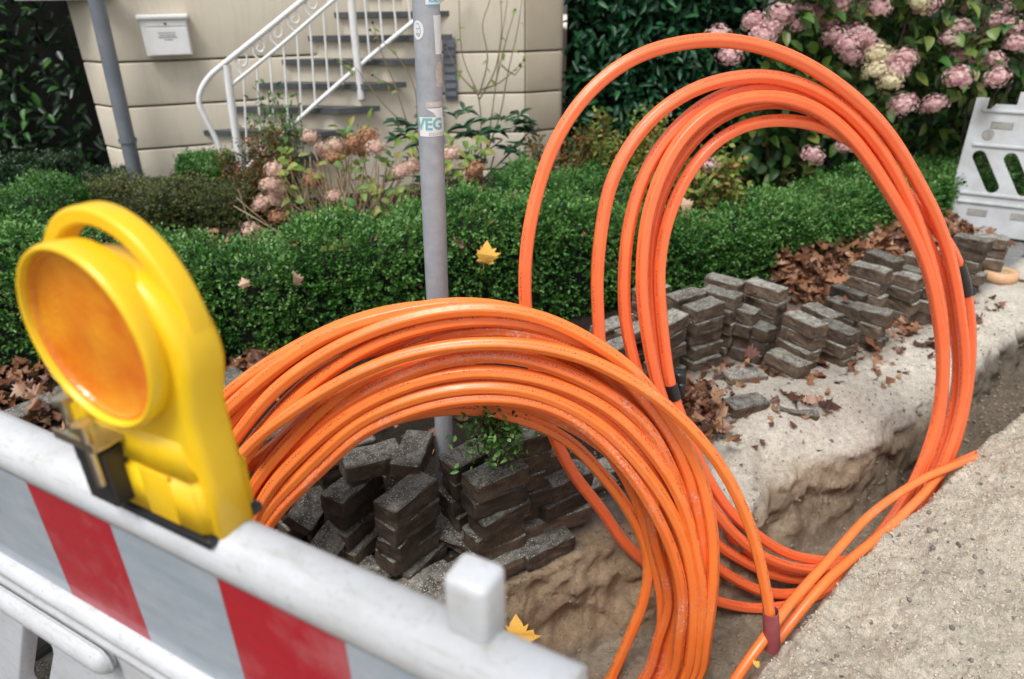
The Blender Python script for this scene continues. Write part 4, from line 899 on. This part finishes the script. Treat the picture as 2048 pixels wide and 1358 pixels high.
# d>0: further from the camera
NS=[
 ([(430,810),(468,776),(520,737),(600,690),(700,643),(790,621),(870,612),(960,622),(1060,650),(1150,700),(1230,770),(1300,850),(1345,930),(1378,1020),(1396,1110),(1402,1200),(1398,1290),(1385,1358)],[.03,.04,.075,.09,.09]),
 ([(448,826),(490,786),(540,746),(600,700),(694,650),(788,627),(880,608),(950,606),(1040,622),(1130,656),(1200,702),(1250,748),(1300,805),(1345,875),(1380,950),(1402,1030),(1412,1110),(1410,1200),(1400,1280),(1385,1358)],[.0,.0,.045,.06,.07,.07]),
 ([(462,846),(502,800),(545,757),(600,716),(660,681),(720,655),(800,632),(880,618),(980,620),(1080,645),(1160,690),(1230,752),(1290,830),(1330,905),(1360,985),(1378,1070),(1384,1160),(1380,1260),(1368,1358)],[.02,.03,.05,.08,.1,.1]),
 ([(476,868),(510,824),(550,779),(600,739),(660,700),(720,669),(800,641),(880,623),(960,615),(1030,619),(1090,634),(1150,661),(1216,703),(1253,729),(1283,757),(1312,795),(1341,838),(1363,874),(1384,908),(1400,945),(1412,985),(1421,1032),(1426,1075),(1427,1120),(1426,1157),(1422,1205),(1416,1254),(1408,1303),(1398,1358)],[-.01,-.01,0,0,.01,.015,.02,.0,-.01,-.01]),
 ([(490,900),(535,845),(570,805),(605,770),(660,730),(735,700),(800,684),(880,662),(960,650),(1050,660),(1120,692),(1190,745),(1245,810),(1290,885),(1320,960),(1335,1040),(1342,1120),(1342,1200),(1330,1290),(1312,1358)],[.05,.06,.07,.10,.12,.12]),
 ([(498,902),(530,858),(565,820),(600,790),(650,747),(700,712),(750,686),(800,666),(860,649),(920,640),(1000,637),(1064,646),(1132,671),(1195,708),(1253,752),(1305,808),(1345,868),(1372,925),(1390,985),(1402,1045),(1412,1110),(1414,1180),(1410,1250),(1398,1310),(1385,1358)],[.0,.0,.01,.02,.045,.055,.055,.05]),
 ([(545,905),(600,850),(670,790),(740,735),(800,702),(878,672),(976,656),(1034,660),(1112,683),(1171,706),(1209,724),(1253,757),(1282,790),(1305,818),(1327,848),(1349,882),(1365,918),(1377,950),(1388,989),(1398,1032),(1404,1075),(1410,1120),(1413,1160),(1412,1215),(1405,1270),(1394,1358)],[.06,.06,.03,.02,.03,.02,.02,.02]),
 ([(505,975),(536,932),(572,890),(600,859),(647,813),(700,772),(760,740),(830,718),(900,704),(1000,698),(1100,715),(1170,748),(1230,800),(1280,862),(1318,935),(1340,1010),(1350,1090),(1352,1170),(1350,1230),(1340,1300),(1325,1358)],[.01,.01,.04,.09,.11,.11]),
 ([(520,1000),(565,920),(600,882),(640,848),(682,812),(730,782),(800,750),(859,727),(917,713),(995,709),(1054,716),(1132,743),(1187,768),(1224,790),(1260,817),(1290,846),(1309,871),(1327,905),(1345,940),(1359,975),(1369,1010),(1378,1060),(1384,1120),(1386,1190),(1380,1270),(1368,1358)],[.04,.02,.0,0,.0,.005,.015,.04,.05]),
 ([(518,1012),(543,969),(573,936),(609,903),(640,872),(682,836),(730,806),(800,774),(878,751),(956,741),(1034,747),(1112,765),(1187,797),(1224,821),(1257,850),(1283,877),(1305,905),(1332,940),(1357,983),(1375,1028),(1386,1075),(1391,1110),(1402,1150),(1404,1205),(1402,1264),(1396,1313),(1388,1358)],[-.01,0,0,0,0,0,0,-.01,-.01]),
 ([(520,1040),(570,972),(620,920),(680,862),(740,818),(800,790),(860,771),(917,762),(995,757),(1073,768),(1150,798),(1194,822),(1231,850),(1262,878),(1290,915),(1312,952),(1334,990),(1348,1025),(1361,1065),(1368,1120),(1372,1190),(1368,1270),(1356,1358)],[.04,.03,.025,.02,.03,.04,.05,.05]),
 ([(512,1055),(543,1010),(587,962),(631,921),(670,880),(718,843),(753,823),(800,804),(878,781),(976,772),(1054,778),(1110,797),(1160,822),(1194,845),(1231,874),(1262,908),(1297,950),(1326,991),(1349,1033),(1367,1073),(1378,1120),(1385,1160),(1388,1205),(1386,1260),(1380,1313),(1372,1358)],[.0,0,0,0,0,0,-.005,-.01]),
 ([(524,1065),(552,1026),(592,985),(636,944),(706,876),(745,850),(800,829),(878,804),(976,795),(1054,800),(1112,816),(1162,845),(1209,885),(1240,922),(1264,950),(1290,987),(1312,1028),(1332,1067),(1347,1106),(1358,1145),(1366,1200),(1361,1254),(1355,1303),(1346,1358)],[-.0,0,0,.0,0,0,-.01,-.02]),
 # deep loops inside
 ([(560,885),(600,838),(650,798),(705,769),(760,751),(830,738),(900,735),(980,745),(1050,770),(1120,810),(1190,870),(1245,940),(1280,1010),(1300,1080),(1318,1160),(1325,1215),(1320,1280),(1300,1358)],[.09,.10,.12,.13,.13]),
 ([(600,960),(690,880),(780,838),(880,818),(960,817),(1040,835),(1100,859),(1150,889),(1189,932),(1228,977),(1259,1022),(1283,1067),(1297,1105),(1298,1150),(1287,1205),(1263,1264),(1224,1352),(1215,1372)],[.10,.12,.14,.15,.14,.12]),
 ([(640,930),(740,850),(850,800),(960,795),(1060,815),(1150,855),(1220,905),(1270,960),(1300,1015),(1308,1080),(1330,1150),(1340,1215),(1316,1274),(1292,1358)],[.08,.1,.1,.1,.09]),
]
random.seed(11)
for i_,(px,off) in enumerate(NS): winding(nc,px,fnear,off,.0178,ORS if i_ in (4,6,8,10,12,15) else ORN,'auto',i_,zmin=-.56)
# free end of the near coil that ends in the sleeve
tl=[(488,905),(512,880),(530,862),(565,838),(600,812),(660,775),(720,743),(800,711),(860,697),(930,687),(1000,684),(1070,690),(1150,709),(1187,722),(1224,741),(1253,757),(1283,774),(1312,794),(1341,818),(1371,844),(1400,877),(1420,903),(1443,932),(1462,965),(1478,998),(1494,1035),(1507,1071),(1519,1120),(1529,1165),(1537,1205),(1542,1250)]
winding(nc,tl,fnear,[-.035,-.03,-.03,-.03,-.035,-.04,-.045,-.05,-.06,-.075],.0165,ORN,False,3,'loose_duct_end')
sp0=onsurf(1541,1222,lambda a,b:fnear(a,b)-.075); sp1=onsurf(1545,1297,lambda a,b:fnear(a,b)-.078)
sl=empty('duct_sleeve',sp1,'short maroon plastic sleeve pushed over the end of the orange duct','sleeve')
V,Q,_=tube(crom([sp0,(sp0+sp1)/2,sp1],.02),.0235,24); mo('outer_wall',V,Q,MARN,sl,smooth=True)
V,Q,_=tube(crom([sp0,(sp0+sp1)/2,sp1],.02),.0215,24); mo('inner_wall',V,Q[:,::-1].copy(),MARN,sl,smooth=True)
V1,Q1,_=tube(np.array([sp0,sp0]),np.array([.0235,.0235]),24)
k_=24; Vi,_,_=tube(crom([sp0,sp1],.05),.0235,24); Vj,_,_=tube(crom([sp0,sp1],.05),.0215,24); VV=np.concatenate([Vi[:24],Vj[:24]]); mo('rim',VV,np.array([[a,(a+1)%24,24+(a+1)%24,24+a] for a in range(24)]),MARN,sl)
fc=empty('duct_coil',(.9,1.95,-.4),'far tall coil of clean orange fibre duct, five wide loops','cable coil')
FS=[
 [(1050,609),(1052,500),(1067,414),(1094,317),(1143,224),(1211,151),(1294,102),(1415,79),(1513,90),(1610,127),(1708,195),(1781,273),(1839,370),(1880,453),(1908,550),(1922,640),(1930,720),(1925,800),(1908,870),(1885,930),(1850,1000),(1790,1080),(1710,1150),(1640,1190),(1590,1208),(1530,1218),(1482,1215),(1435,1203),(1385,1187),(1335,1158),(1296,1131),(1241,1078),(1203,1018),(1150,955),(1115,890),(1085,810),(1064,710)],
 [(1196,633),(1194,536),(1202,463),(1216,380),(1245,312),(1303,234),(1381,180),(1460,156),(1537,151),(1610,170),(1684,212),(1757,292),(1810,385),(1849,487),(1876,585),(1886,660),(1888,740),(1880,830),(1862,900),(1835,970),(1790,1050),(1740,1110),(1690,1155),(1625,1182),(1570,1190),(1521,1184),(1482,1165),(1440,1140),(1405,1110),(1350,1060),(1310,1000),(1270,920),(1230,830),(1205,740)],
 [(1250,640),(1248,560),(1255,463),(1279,370),(1313,300),(1362,244),(1420,200),(1500,174),(1590,180),(1680,222),(1750,300),(1812,395),(1858,490),(1893,570),(1910,650),(1916,730),(1910,800),(1893,870),(1865,945),(1810,1030),(1750,1095),(1690,1138),(1640,1155),(1580,1158),(1525,1142),(1475,1115),(1425,1080),(1390,1010),(1350,925),(1310,840),(1272,740)],
 [(1287,620),(1283,560),(1288,470),(1302,400),(1332,322),(1372,262),(1425,218),(1500,193),(1570,195),(1640,222),(1710,283),(1770,370),(1820,455),(1855,540),(1876,640),(1884,730),(1877,820),(1858,890),(1830,960),(1785,1035),(1740,1090),(1700,1122),(1640,1140),(1580,1134),(1520,1110),(1475,1075),(1435,1030),(1400,975),(1370,905),(1345,850),(1316,776),(1299,700)],
 [(1320,600),(1318,540),(1328,463),(1352,390),(1391,322),(1440,273),(1489,248),(1562,239),(1635,249),(1698,277),(1757,324),(1815,390),(1862,445),(1898,490),(1921,540),(1935,600),(1942,672),(1938,760),(1922,850),(1895,930),(1850,1000),(1790,1072),(1735,1105),(1690,1122),(1643,1121),(1573,1108),(1511,1068),(1462,1026),(1423,970),(1395,915),(1365,840),(1343,782),(1330,700)],
 [(1302,610),(1300,560),(1303,480),(1316,410),(1342,345),(1385,280),(1440,232),(1510,205),(1580,206),(1650,232),(1720,292),(1782,375),(1835,460),(1880,550),(1903,640),(1915,730),(1906,820),(1885,900),(1845,970),(1790,1050),(1735,1110),(1680,1142),(1620,1150),(1560,1142),(1500,1112),(1450,1065),(1410,1000),(1375,920),(1345,845),(1325,770),(1310,690)],
]
offs=[.0,.02,.05,.015,.055,.085]
FP=[]
for i_,px in enumerate(FS): FP.append(winding(fc,px,ffar,offs[i_],.0192 if i_<5 else .017,ORF,True,i_+20)[1])
# black tape
def tapewrap(P,a,b,r,par,label=None):
    A=onsurf(*a,lambda x,z:ffar(x,z)+.055); B=onsurf(*b,lambda x,z:ffar(x,z)+.055); i0=np.argmin(np.linalg.norm(P-A,axis=1)); i1=np.argmin(np.linalg.norm(P-B,axis=1)); i0,i1=min(i0,i1),max(i0,i1)
    S_=crom(P[i0:i1+1],.004); n_=len(S_); rr=r*(1+.03*np.abs(np.sin(np.arange(n_)*.9))+.02*rng.random(n_)); V,Q,_=tube(S_,rr,20,up=(0,1,0)); return mo('tape_band',V,Q,BLK,par,smooth=True)
tapewrap(FP[4],(1338,772),(1350,800),.0222,fc)
t2=tapewrap(FP[4],(1915,528),(1933,592),.0232,fc)
A=onsurf(1932,588,lambda x,z:ffar(x,z)+.055)
bm=bmesh.new(); bx(bm,(A[0]+.010,A[1],A[2]+.012),(.035,.03,.03),None,.006); from_bm('tape_end',bm,BLK,fc,True)
# black plug near the taped duct
pp=onsurf(1362,755,lambda x,z:ffar(x,z)+.10); bm=bmesh.new(); bx(bm,(pp[0],pp[1]+.02,pp[2]-.01),(.04,.05,.05),None,.01); bx(bm,(pp[0]+.005,pp[1],pp[2]-.05),(.028,.03,.06),None,.008); o=from_bm('duct_plug',bm,BLK,None,True); tag(o,'crumpled black plastic beside the taped duct and stone stack','plastic scrap')
# cables in the trench
def cable(name,label,pts,r):
    P=np.array([atz(x,y,z) for x,y,z in pts]); P=smoothp(crom(P,.03),4); V,Q,uv=tube(P,r,14,lobes=7,amp=.025,twist=.4,up=(0,0,1)); return tag(mo(name,V,Q,ORT,None,smooth=True,uv=uv),label,'cable duct')
cable('orange_duct','upper orange duct spanning from the right sand bank down past the sleeve',[(1990,905,-.03),(1930,922,.015),(1900,935,.035),(1850,955,.035),(1790,992,.03),(1735,1034,.025),(1690,1083,.02),(1640,1140,.01),(1590,1195,0),(1555,1240,-.0),(1520,1290,-.03),(1485,1335,-.08),(1455,1385,-.14)],.0155)
cable('orange_duct','lower orange duct half buried along the near sand bank edge',[(1960,905,-.04),(1890,940,-.0),(1850,985,.0),(1800,1035,.0),(1755,1075,-.005),(1700,1120,-.005),(1650,1165,-.01),(1610,1210,-.05),(1570,1260,-.1),(1540,1300,-.16)],.0165)
# ------------------------------------------------------------------ barriers
def curvepanel(outer,holes,depth,bev,mat,name,parent,M):
    cu=bpy.data.curves.new('p','CURVE'); cu.dimensions='2D'; cu.fill_mode='BOTH'; cu.extrude=depth/2-bev; cu.bevel_depth=bev; cu.bevel_resolution=2
    for poly in [outer]+holes:
        s=cu.splines.new('POLY'); s.points.add(len(poly)-1); s.use_cyclic_u=True
        for p,(x,y) in zip(s.points,poly): p.co=(x,y,0,1)
    ob=bpy.data.objects.new('p',cu); scn.collection.objects.link(ob); dg=bpy.context.evaluated_depsgraph_get(); me=bpy.data.meshes.new_from_object(ob.evaluated_get(dg)); bpy.data.objects.remove(ob)
    me.transform(M); me.materials.clear(); me.materials.append(mat); me.name=name
    return link(bpy.data.objects.new(name,me),parent)
def slot(x0,y0,x1,y1,w_,n=6):
    a=math.atan2(y1-y0,x1-x0); out=[]
    for k in range(n+1): t=a+math.pi/2+math.pi*k/n; out.append((x0+w_*math.cos(t),y0+w_*math.sin(t)))
    for k in range(n+1): t=a-math.pi/2+math.pi*k/n; out.append((x1+w_*math.cos(t),y1+w_*math.sin(t)))
    return out
def rrect(x0,y0,x1,y1,r,n=4):
    out=[]
    for (cx,cy,a) in ((x1-r,y1-r,0),(x0+r,y1-r,90),(x0+r,y0+r,180),(x1-r,y0+r,270)):
        for k in range(n+1): t=R(a+90*k/n); out.append((cx+r*math.cos(t),cy+r*math.sin(t)))
    return out
# near barrier: local s along the rail, out towards camera, z up
p0=atz(48,947,1.1); p1=atz(682,1260,1.1); u=(p1-p0)/np.linalg.norm(p1-p0); nb_=np.array([u[1],-u[0],0]); 
B=Matrix(((u[0],nb_[0],0,p0[0]),(u[1],nb_[1],0,p0[1]),(0,0,1,0),(0,0,0,1)))
S0,S1=-1.15,.845
nbar=empty('barrier_board',B@Vector((S0,-.02,.12)),'near white plastic site barrier with red and white stripes','barrier')
# rail head: rounded profile swept along s
def sweep(name,prof,s0,s1,mat,par,M,sm=True,n=1,noise=0):
    k=len(prof); ss=np.linspace(s0,s1,n+1); V=[];Fq=[]
    for s in ss:
        for (o_,z) in prof: V.append(tuple(M@Vector((s,o_,z))))
    for i in range(n):
        for j in range(k): Fq.append([i*k+j,(i+1)*k+j,(i+1)*k+(j+1)%k,i*k+(j+1)%k])
    Fq.append(list(range(k))); Fq.append([n*k+j for j in range(k)][::-1])
    o=mo(name,V,Fq,mat,par)
    if sm:
        bm=bmesh.new(); bm.from_mesh(o.data); bmesh.ops.recalc_face_normals(bm,faces=bm.faces); bm.to_mesh(o.data); bm.free()
        for p in o.data.polygons: p.use_smooth=len(p.vertices)==4
    return o
sweep('top_rail',[(.010,1.106),(.014,1.112),(.0145,1.128),(.010,1.143),(0,1.153),(-.012,1.157),(-.030,1.157),(-.042,1.152),(-.048,1.142),(-.049,1.10),(-.040,1.09),(.004,1.09)],S0,S1,WHITE,nbar,B)
bm=bmesh.new(); bx(bm,((S0+S1)/2,-.018,.975),(S1-S0-.01,.032,.235),B); from_bm('board',bm,WHITE,nbar)
sweep('ledge',[(0,.862),(.012,.858),(.020,.848),(.021,.836),(.014,.828),(.012,.818),(.018,.812),(.018,.800),(.008,.792),(-.04,.792),(-.046,.81),(-.04,.862)],S0,S1,WHITE,nbar,B)
# stripes: slightly slanted as in the photo
def sx(px,py): 
    q=atz(px,py,1.1); return float((q-p0)@u)
edges=[-.62,-.40,-.19,0.,.205,.385,.595,.775,.832]
edges=[sx(48,947)-.42,sx(48,947)-.21,sx(48,947)+.0,sx(215,1030),sx(430,1137),sx(690,1262),S1-.008]
edges=[S0+.01,edges[0]-.21]+edges
cols=[FOILW,FOILR,FOILW,FOILR,FOILR]
seq=['w','r','w','r','w','r','w','r','w'][:len(edges)-1]
# segment from edges[k] to edges[k+1]; the one starting at s=0 is red
z0i=edges.index(sx(48,947)+.0) if (sx(48,947)+.0) in edges else 4
for k in range(len(edges)-1):
    red=(k-z0i)%2==0
    a,b=edges[k],edges[k+1]; sl_=0.0
    bm=bmesh.new(); bx(bm,((a+b)/2,.0,.977),(b-a-.0006,.0035,.226),B); o=from_bm('reflective_stripe',bm,FOILR if red else FOILW,nbar); o['label']='red reflective stripe' if red else 'white reflective stripe'
# lower lattice frame
holes=[]
for k in range(6):
    x=S0+.13+k*.30
    holes.append(slot(x+.02,.36,x+.20,.64,.045))
outer=rrect(S0,.20,S1,.80,.03)
Mb=B@Matrix(((1,0,0,0),(0,0,1,-.018),(0,1,0,0),(0,0,0,1)))
curvepanel(outer,holes,.034,.006,WHITE,'lattice_panel',nbar,Mb)
for k in range(3):
    a=S0+.10+k*.62; bm=bmesh.new(); bx(bm,(a+.25,.010,.745),(.48,.04,.055),B,.024,4); from_bm('stiffening_bulge',bm,WHITE,nbar,True)
for k in range(2):
    a=(S0+.25,S1-.35)[k]; bm=bmesh.new(); bx(bm,(a,-.018,.11),(.11,.034,.22),B,.004); from_bm('stand_leg',bm,WHITE,nbar)
    bm=bmesh.new(); bx(bm,(a,-.018,gz(*(B@Vector((a,-.018,0)))[:2])+.045),(.18,.80,.10),B,.02); o=from_bm('foot',bm,ROADM,nbar)
q=B@Vector((.732,-.035,1.2))
bm=bmesh.new(); bx(bm,(.735,-.034,1.183),(.047,.042,.085),B,.008,3); from_bm('peg',bm,WHITE,nbar,True)
# ------------------------------------------------------------------ beacon
bc=empty('warning_beacon',B@Vector((.305,-.03,1.155)),'yellow flashing warning lamp with round amber lens clamped on the barrier','warning lamp')
cs,cz,RR=.311,1.392,.104
def outline_body():
    hx,hz,ra,rb=cs+.000,cz-.012,.113,.084
    pts=[(.205,1.158),(.410,1.158),(.411,1.225),(.409,1.275),(.408,1.32)]
    for a in np.linspace(-12,192,34): pts.append((hx+ra*math.cos(R(a)),hz+rb*math.sin(R(a))*(1.06 if a<60 else 1.)))
    pts+=[(.197,1.335),(.196,1.29),(.200,1.23)]
    return pts
hd=[(cs+.000+.117*math.cos(R(a)),cz+.0+.1255*math.sin(R(a))) for a in np.linspace(-4,190,34)]+[(cs+.000+.106*math.cos(R(a)),cz+.0+.1145*math.sin(R(a))) for a in np.linspace(190,-4,34)]
Mb2=B@Matrix(((1,0,0,0),(0,0,1,-.024),(0,1,0,0),(0,0,0,1)))
curvepanel(outline_body(),[],.052,.012,YELP,'housing',bc,Mb2)
curvepanel(hd,[],.027,.0042,YELP,'carry_handle',bc,B@Matrix(((1,0,0,0),(0,0,1,-.030),(0,1,0,0),(0,0,0,1))))
# base block with bevelled hips
def frust(name,b,t,z0,z1,o0,o1,mat,par,M,bev=.006):
    bm=bmesh.new(); v=[bm.verts.new(M@Vector(p)) for p in [(b[0],o0[0],z0),(b[1],o0[0],z0),(b[1],o0[1],z0),(b[0],o0[1],z0),(t[0],o1[0],z1),(t[1],o1[0],z1),(t[1],o1[1],z1),(t[0],o1[1],z1)]]
    for f in ((0,3,2,1),(4,5,6,7),(0,1,5,4),(1,2,6,5),(2,3,7,6),(3,0,4,7)): bm.faces.new([v[i] for i in f])
    bmesh.ops.recalc_face_normals(bm,faces=bm.faces); bmesh.ops.bevel(bm,geom=list(bm.edges),offset=bev,segments=3,affect='EDGES'); return from_bm(name,bm,mat,par,True)
frust('battery_box',(.203,.412),(.203,.412),1.160,1.232,(-.062,.012),(-.062,.012),YELP,bc,B)
frust('battery_box_shoulder',(.204,.411),(.215,.397),1.230,1.290,(-.061,.011),(-.048,-.0),YELP,bc,B)
bm=bmesh.new(); bx(bm,(.345,.0118,1.200),(.050,.003,.068),B,.0014,2); from_bm('rib_panel',bm,YELP,bc,True)
bm=bmesh.new(); bx(bm,(.308,-.026,1.1535),(.214,.080,.013),B,.003); from_bm('base_gasket',bm,BLK,bc)
# lens ring (lathe about the out axis)
def lathe(name,prof,c,mat,par,M,seg=48,sc=1.):
    V=[];k=len(prof)
    for i in range(seg):
        a=2*math.pi*i/seg
        for r_,o_ in prof: V.append(tuple(M@Vector((c[0]+r_*math.cos(a),o_,c[1]+r_*math.sin(a)*sc))))
    Fq=[[i*k+j,i*k+j+1,((i+1)%seg)*k+j+1,((i+1)%seg)*k+j] for i in range(seg) for j in range(k-1)]
    o=mo(name,V,np.array(Fq),mat,par,smooth=True); bm=bmesh.new(); bm.from_mesh(o.data); bmesh.ops.remove_doubles(bm,verts=bm.verts,dist=1e-5); bmesh.ops.recalc_face_normals(bm,faces=bm.faces); bm.to_mesh(o.data); bm.free(); return o
lathe('lens_ring',[(.100,-.01),(.103,.010),(.103,.018),(.101,.023),(.098,.024),(.0955,.022),(.0945,.012),(.0945,.004)],(cs,cz),YELP,bc,B)
lathe('lens',[(.0945,.014),(.090,.0115),(.080,.0085),(.065,.0068),(.040,.0062),(.02,.0075),(.0001,.0082)],(cs,cz),LENS,bc,B)
lathe('lens_bezel',[(.0955,.015),(.093,.0175),(.0905,.0165),(.089,.009)],(cs,cz),LENS,bc,B)
# clamp: black block, zinc bracket and two bolts
bm=bmesh.new(); bx(bm,(.268,.018,1.214),(.052,.032,.076),B,.003); from_bm('clamp_block',bm,BLK,bc)
bm=bmesh.new(); bx(bm,(.264,.020,1.262),(.074,.038,.004),B,.0018); bx(bm,(.264,.0405,1.266),(.074,.003,.013),B,.001); bx(bm,(.264,.0005,1.268),(.074,.003,.016),B,.001); from_bm('bracket',bm,ZINC,bc)
for ds,oo,zz in ((-.026,.026,1.283),(.022,.038,1.270)):
    a=np.array(B@Vector((.264+ds,oo,zz-.058))); b=np.array(B@Vector((.264+ds,oo,zz+.018))); V,Q,_=tube(np.array([a,b]),.0055,8,up=(1,0,0)); bo=mo('bolt',V,Q,ZINC,bc,smooth=True)
    V,Q,_=tube(np.array([b,b+[0,0,.007]]),.0115,6,up=(1,0,0)); V=np.concatenate([V,[b+[0,0,.007]]]); Fq=[list(q) for q in Q]+[[6+j,6+(j+1)%6,12] for j in range(6)]; mo('bolt_head',V,Fq,ZINC,bo)
# ------------------------------------------------------------------ far barrier
fb=empty('barrier_board',(3.45,5.27,0),'far dirty white plastic barrier with slanted slots at the right edge','barrier')
fd=Vector((.85,-.53,0)).normalized(); fn=Vector((fd.y,-fd.x,0)); lean=R(9); upv=(Vector((0,0,1))*math.cos(lean)-fn*math.sin(lean))
q=atz(1882,462,.0)
FM=Matrix(((fd.x,upv.x,fn.x,q[0]),(fd.y,upv.y,fn.y,q[1]),(fd.z,upv.z,fn.z,.02),(0,0,0,1)))
holes=[slot(.11+.20*k,.57,.25+.20*k,.35,.047) for k in range(8)]+[slot(.065,.37,.066,.37,.016)]
top=[(0,.0),(1.98,0),(1.98,.93)]
o_=[(0,0),(1.98,0),(1.98,1.0),(1.94,1.0),(1.94,.94),(.33,.94),(.33,1.03),(.26,1.03),(.26,.94),(.13,.94),(.10,.90),(.07,.90),(.07,.98),(0,.98)]
curvepanel(o_,holes,.03,.005,FARW,'panel',fb,FM)
def fbx(name,c,s,mat=FARW,bev=.004):
    bm=bmesh.new(); bx(bm,c,s,FM,bev); return from_bm(name,bm,mat,fb)
for y_,h_ in ((.655,.02),(.30,.02),(.235,.018),(.90,.02)): fbx('ridge',(1.0,y_,-.0+.02),(1.9,h_,.02))
RECG=plain('barrier_recess_grey',(.22,.21,.19),(.32,.31,.29),.7,20)  # darker grey for the raised plates that mark the recesses
for k in range(7):
    fbx('recess',(.20+.28*k,.80 if k%2==0 else .735,.0165),(.14,.05,.006),RECG,.002); 
    me=fbx('recess',(.20+.28*k,.16,.0165),(.13,.05,.006),RECG,.002)
for k in range(6):
    bm=bmesh.new(); bmesh.ops.create_cone(bm,cap_ends=True,segments=20,radius1=.04,radius2=.036,depth=.008); bmesh.ops.transform(bm,matrix=FM@Matrix.Translation((.13+.30*k,.73 if k%2==0 else .83,.017)),verts=bm.verts); from_bm('round_recess',bm,RECG,fb)
# tape roll on the pavement
tr=atz(1998,553,.02); trz=gz(tr[0],tr[1])+.03
tq=empty('tape_roll',(tr[0],tr[1],trz-.03),'roll of orange and white barrier tape lying on the grey pavement','tape roll')
def lathez(name,prof,c,mat,par,seg=32):
    V=[];k=len(prof)
    for i in range(seg):
        a=2*math.pi*i/seg
        for r_,z in prof: V.append((c[0]+r_*math.cos(a),c[1]+r_*math.sin(a),c[2]+z))
    return mo(name,V,np.array([[i*k+j,i*k+(j+1)%k,((i+1)%seg)*k+(j+1)%k,((i+1)%seg)*k+j] for i in range(seg) for j in range(k)]),mat,par)
lathez('wound_tape',[(.045,-.03),(.105,-.03),(.107,.0),(.10,.035),(.05,.035)],(tr[0],tr[1],trz),TAPO,tq); lathez('cardboard_core',[(.038,-.03),(.0448,-.03),(.0448,.038),(.038,.038)],(tr[0],tr[1],trz),STEM,tq)
P=crom([(tr[0]+.09,tr[1]-.04,trz),(tr[0]+.18,tr[1]-.08,trz-.02),(tr[0]+.3,tr[1]-.18,trz-.02)],.03); V=[];
for p in P: V+=[tuple(p+[0,.03,0]),tuple(p+[0,-.03,.004])]
mo('loose_strip',V,np.array([[2*i,2*i+1,2*i+3,2*i+2] for i in range(len(P)-1)]),TAPO,tq)
for o in bpy.data.objects:
    if '_o' in o: del o['_o']
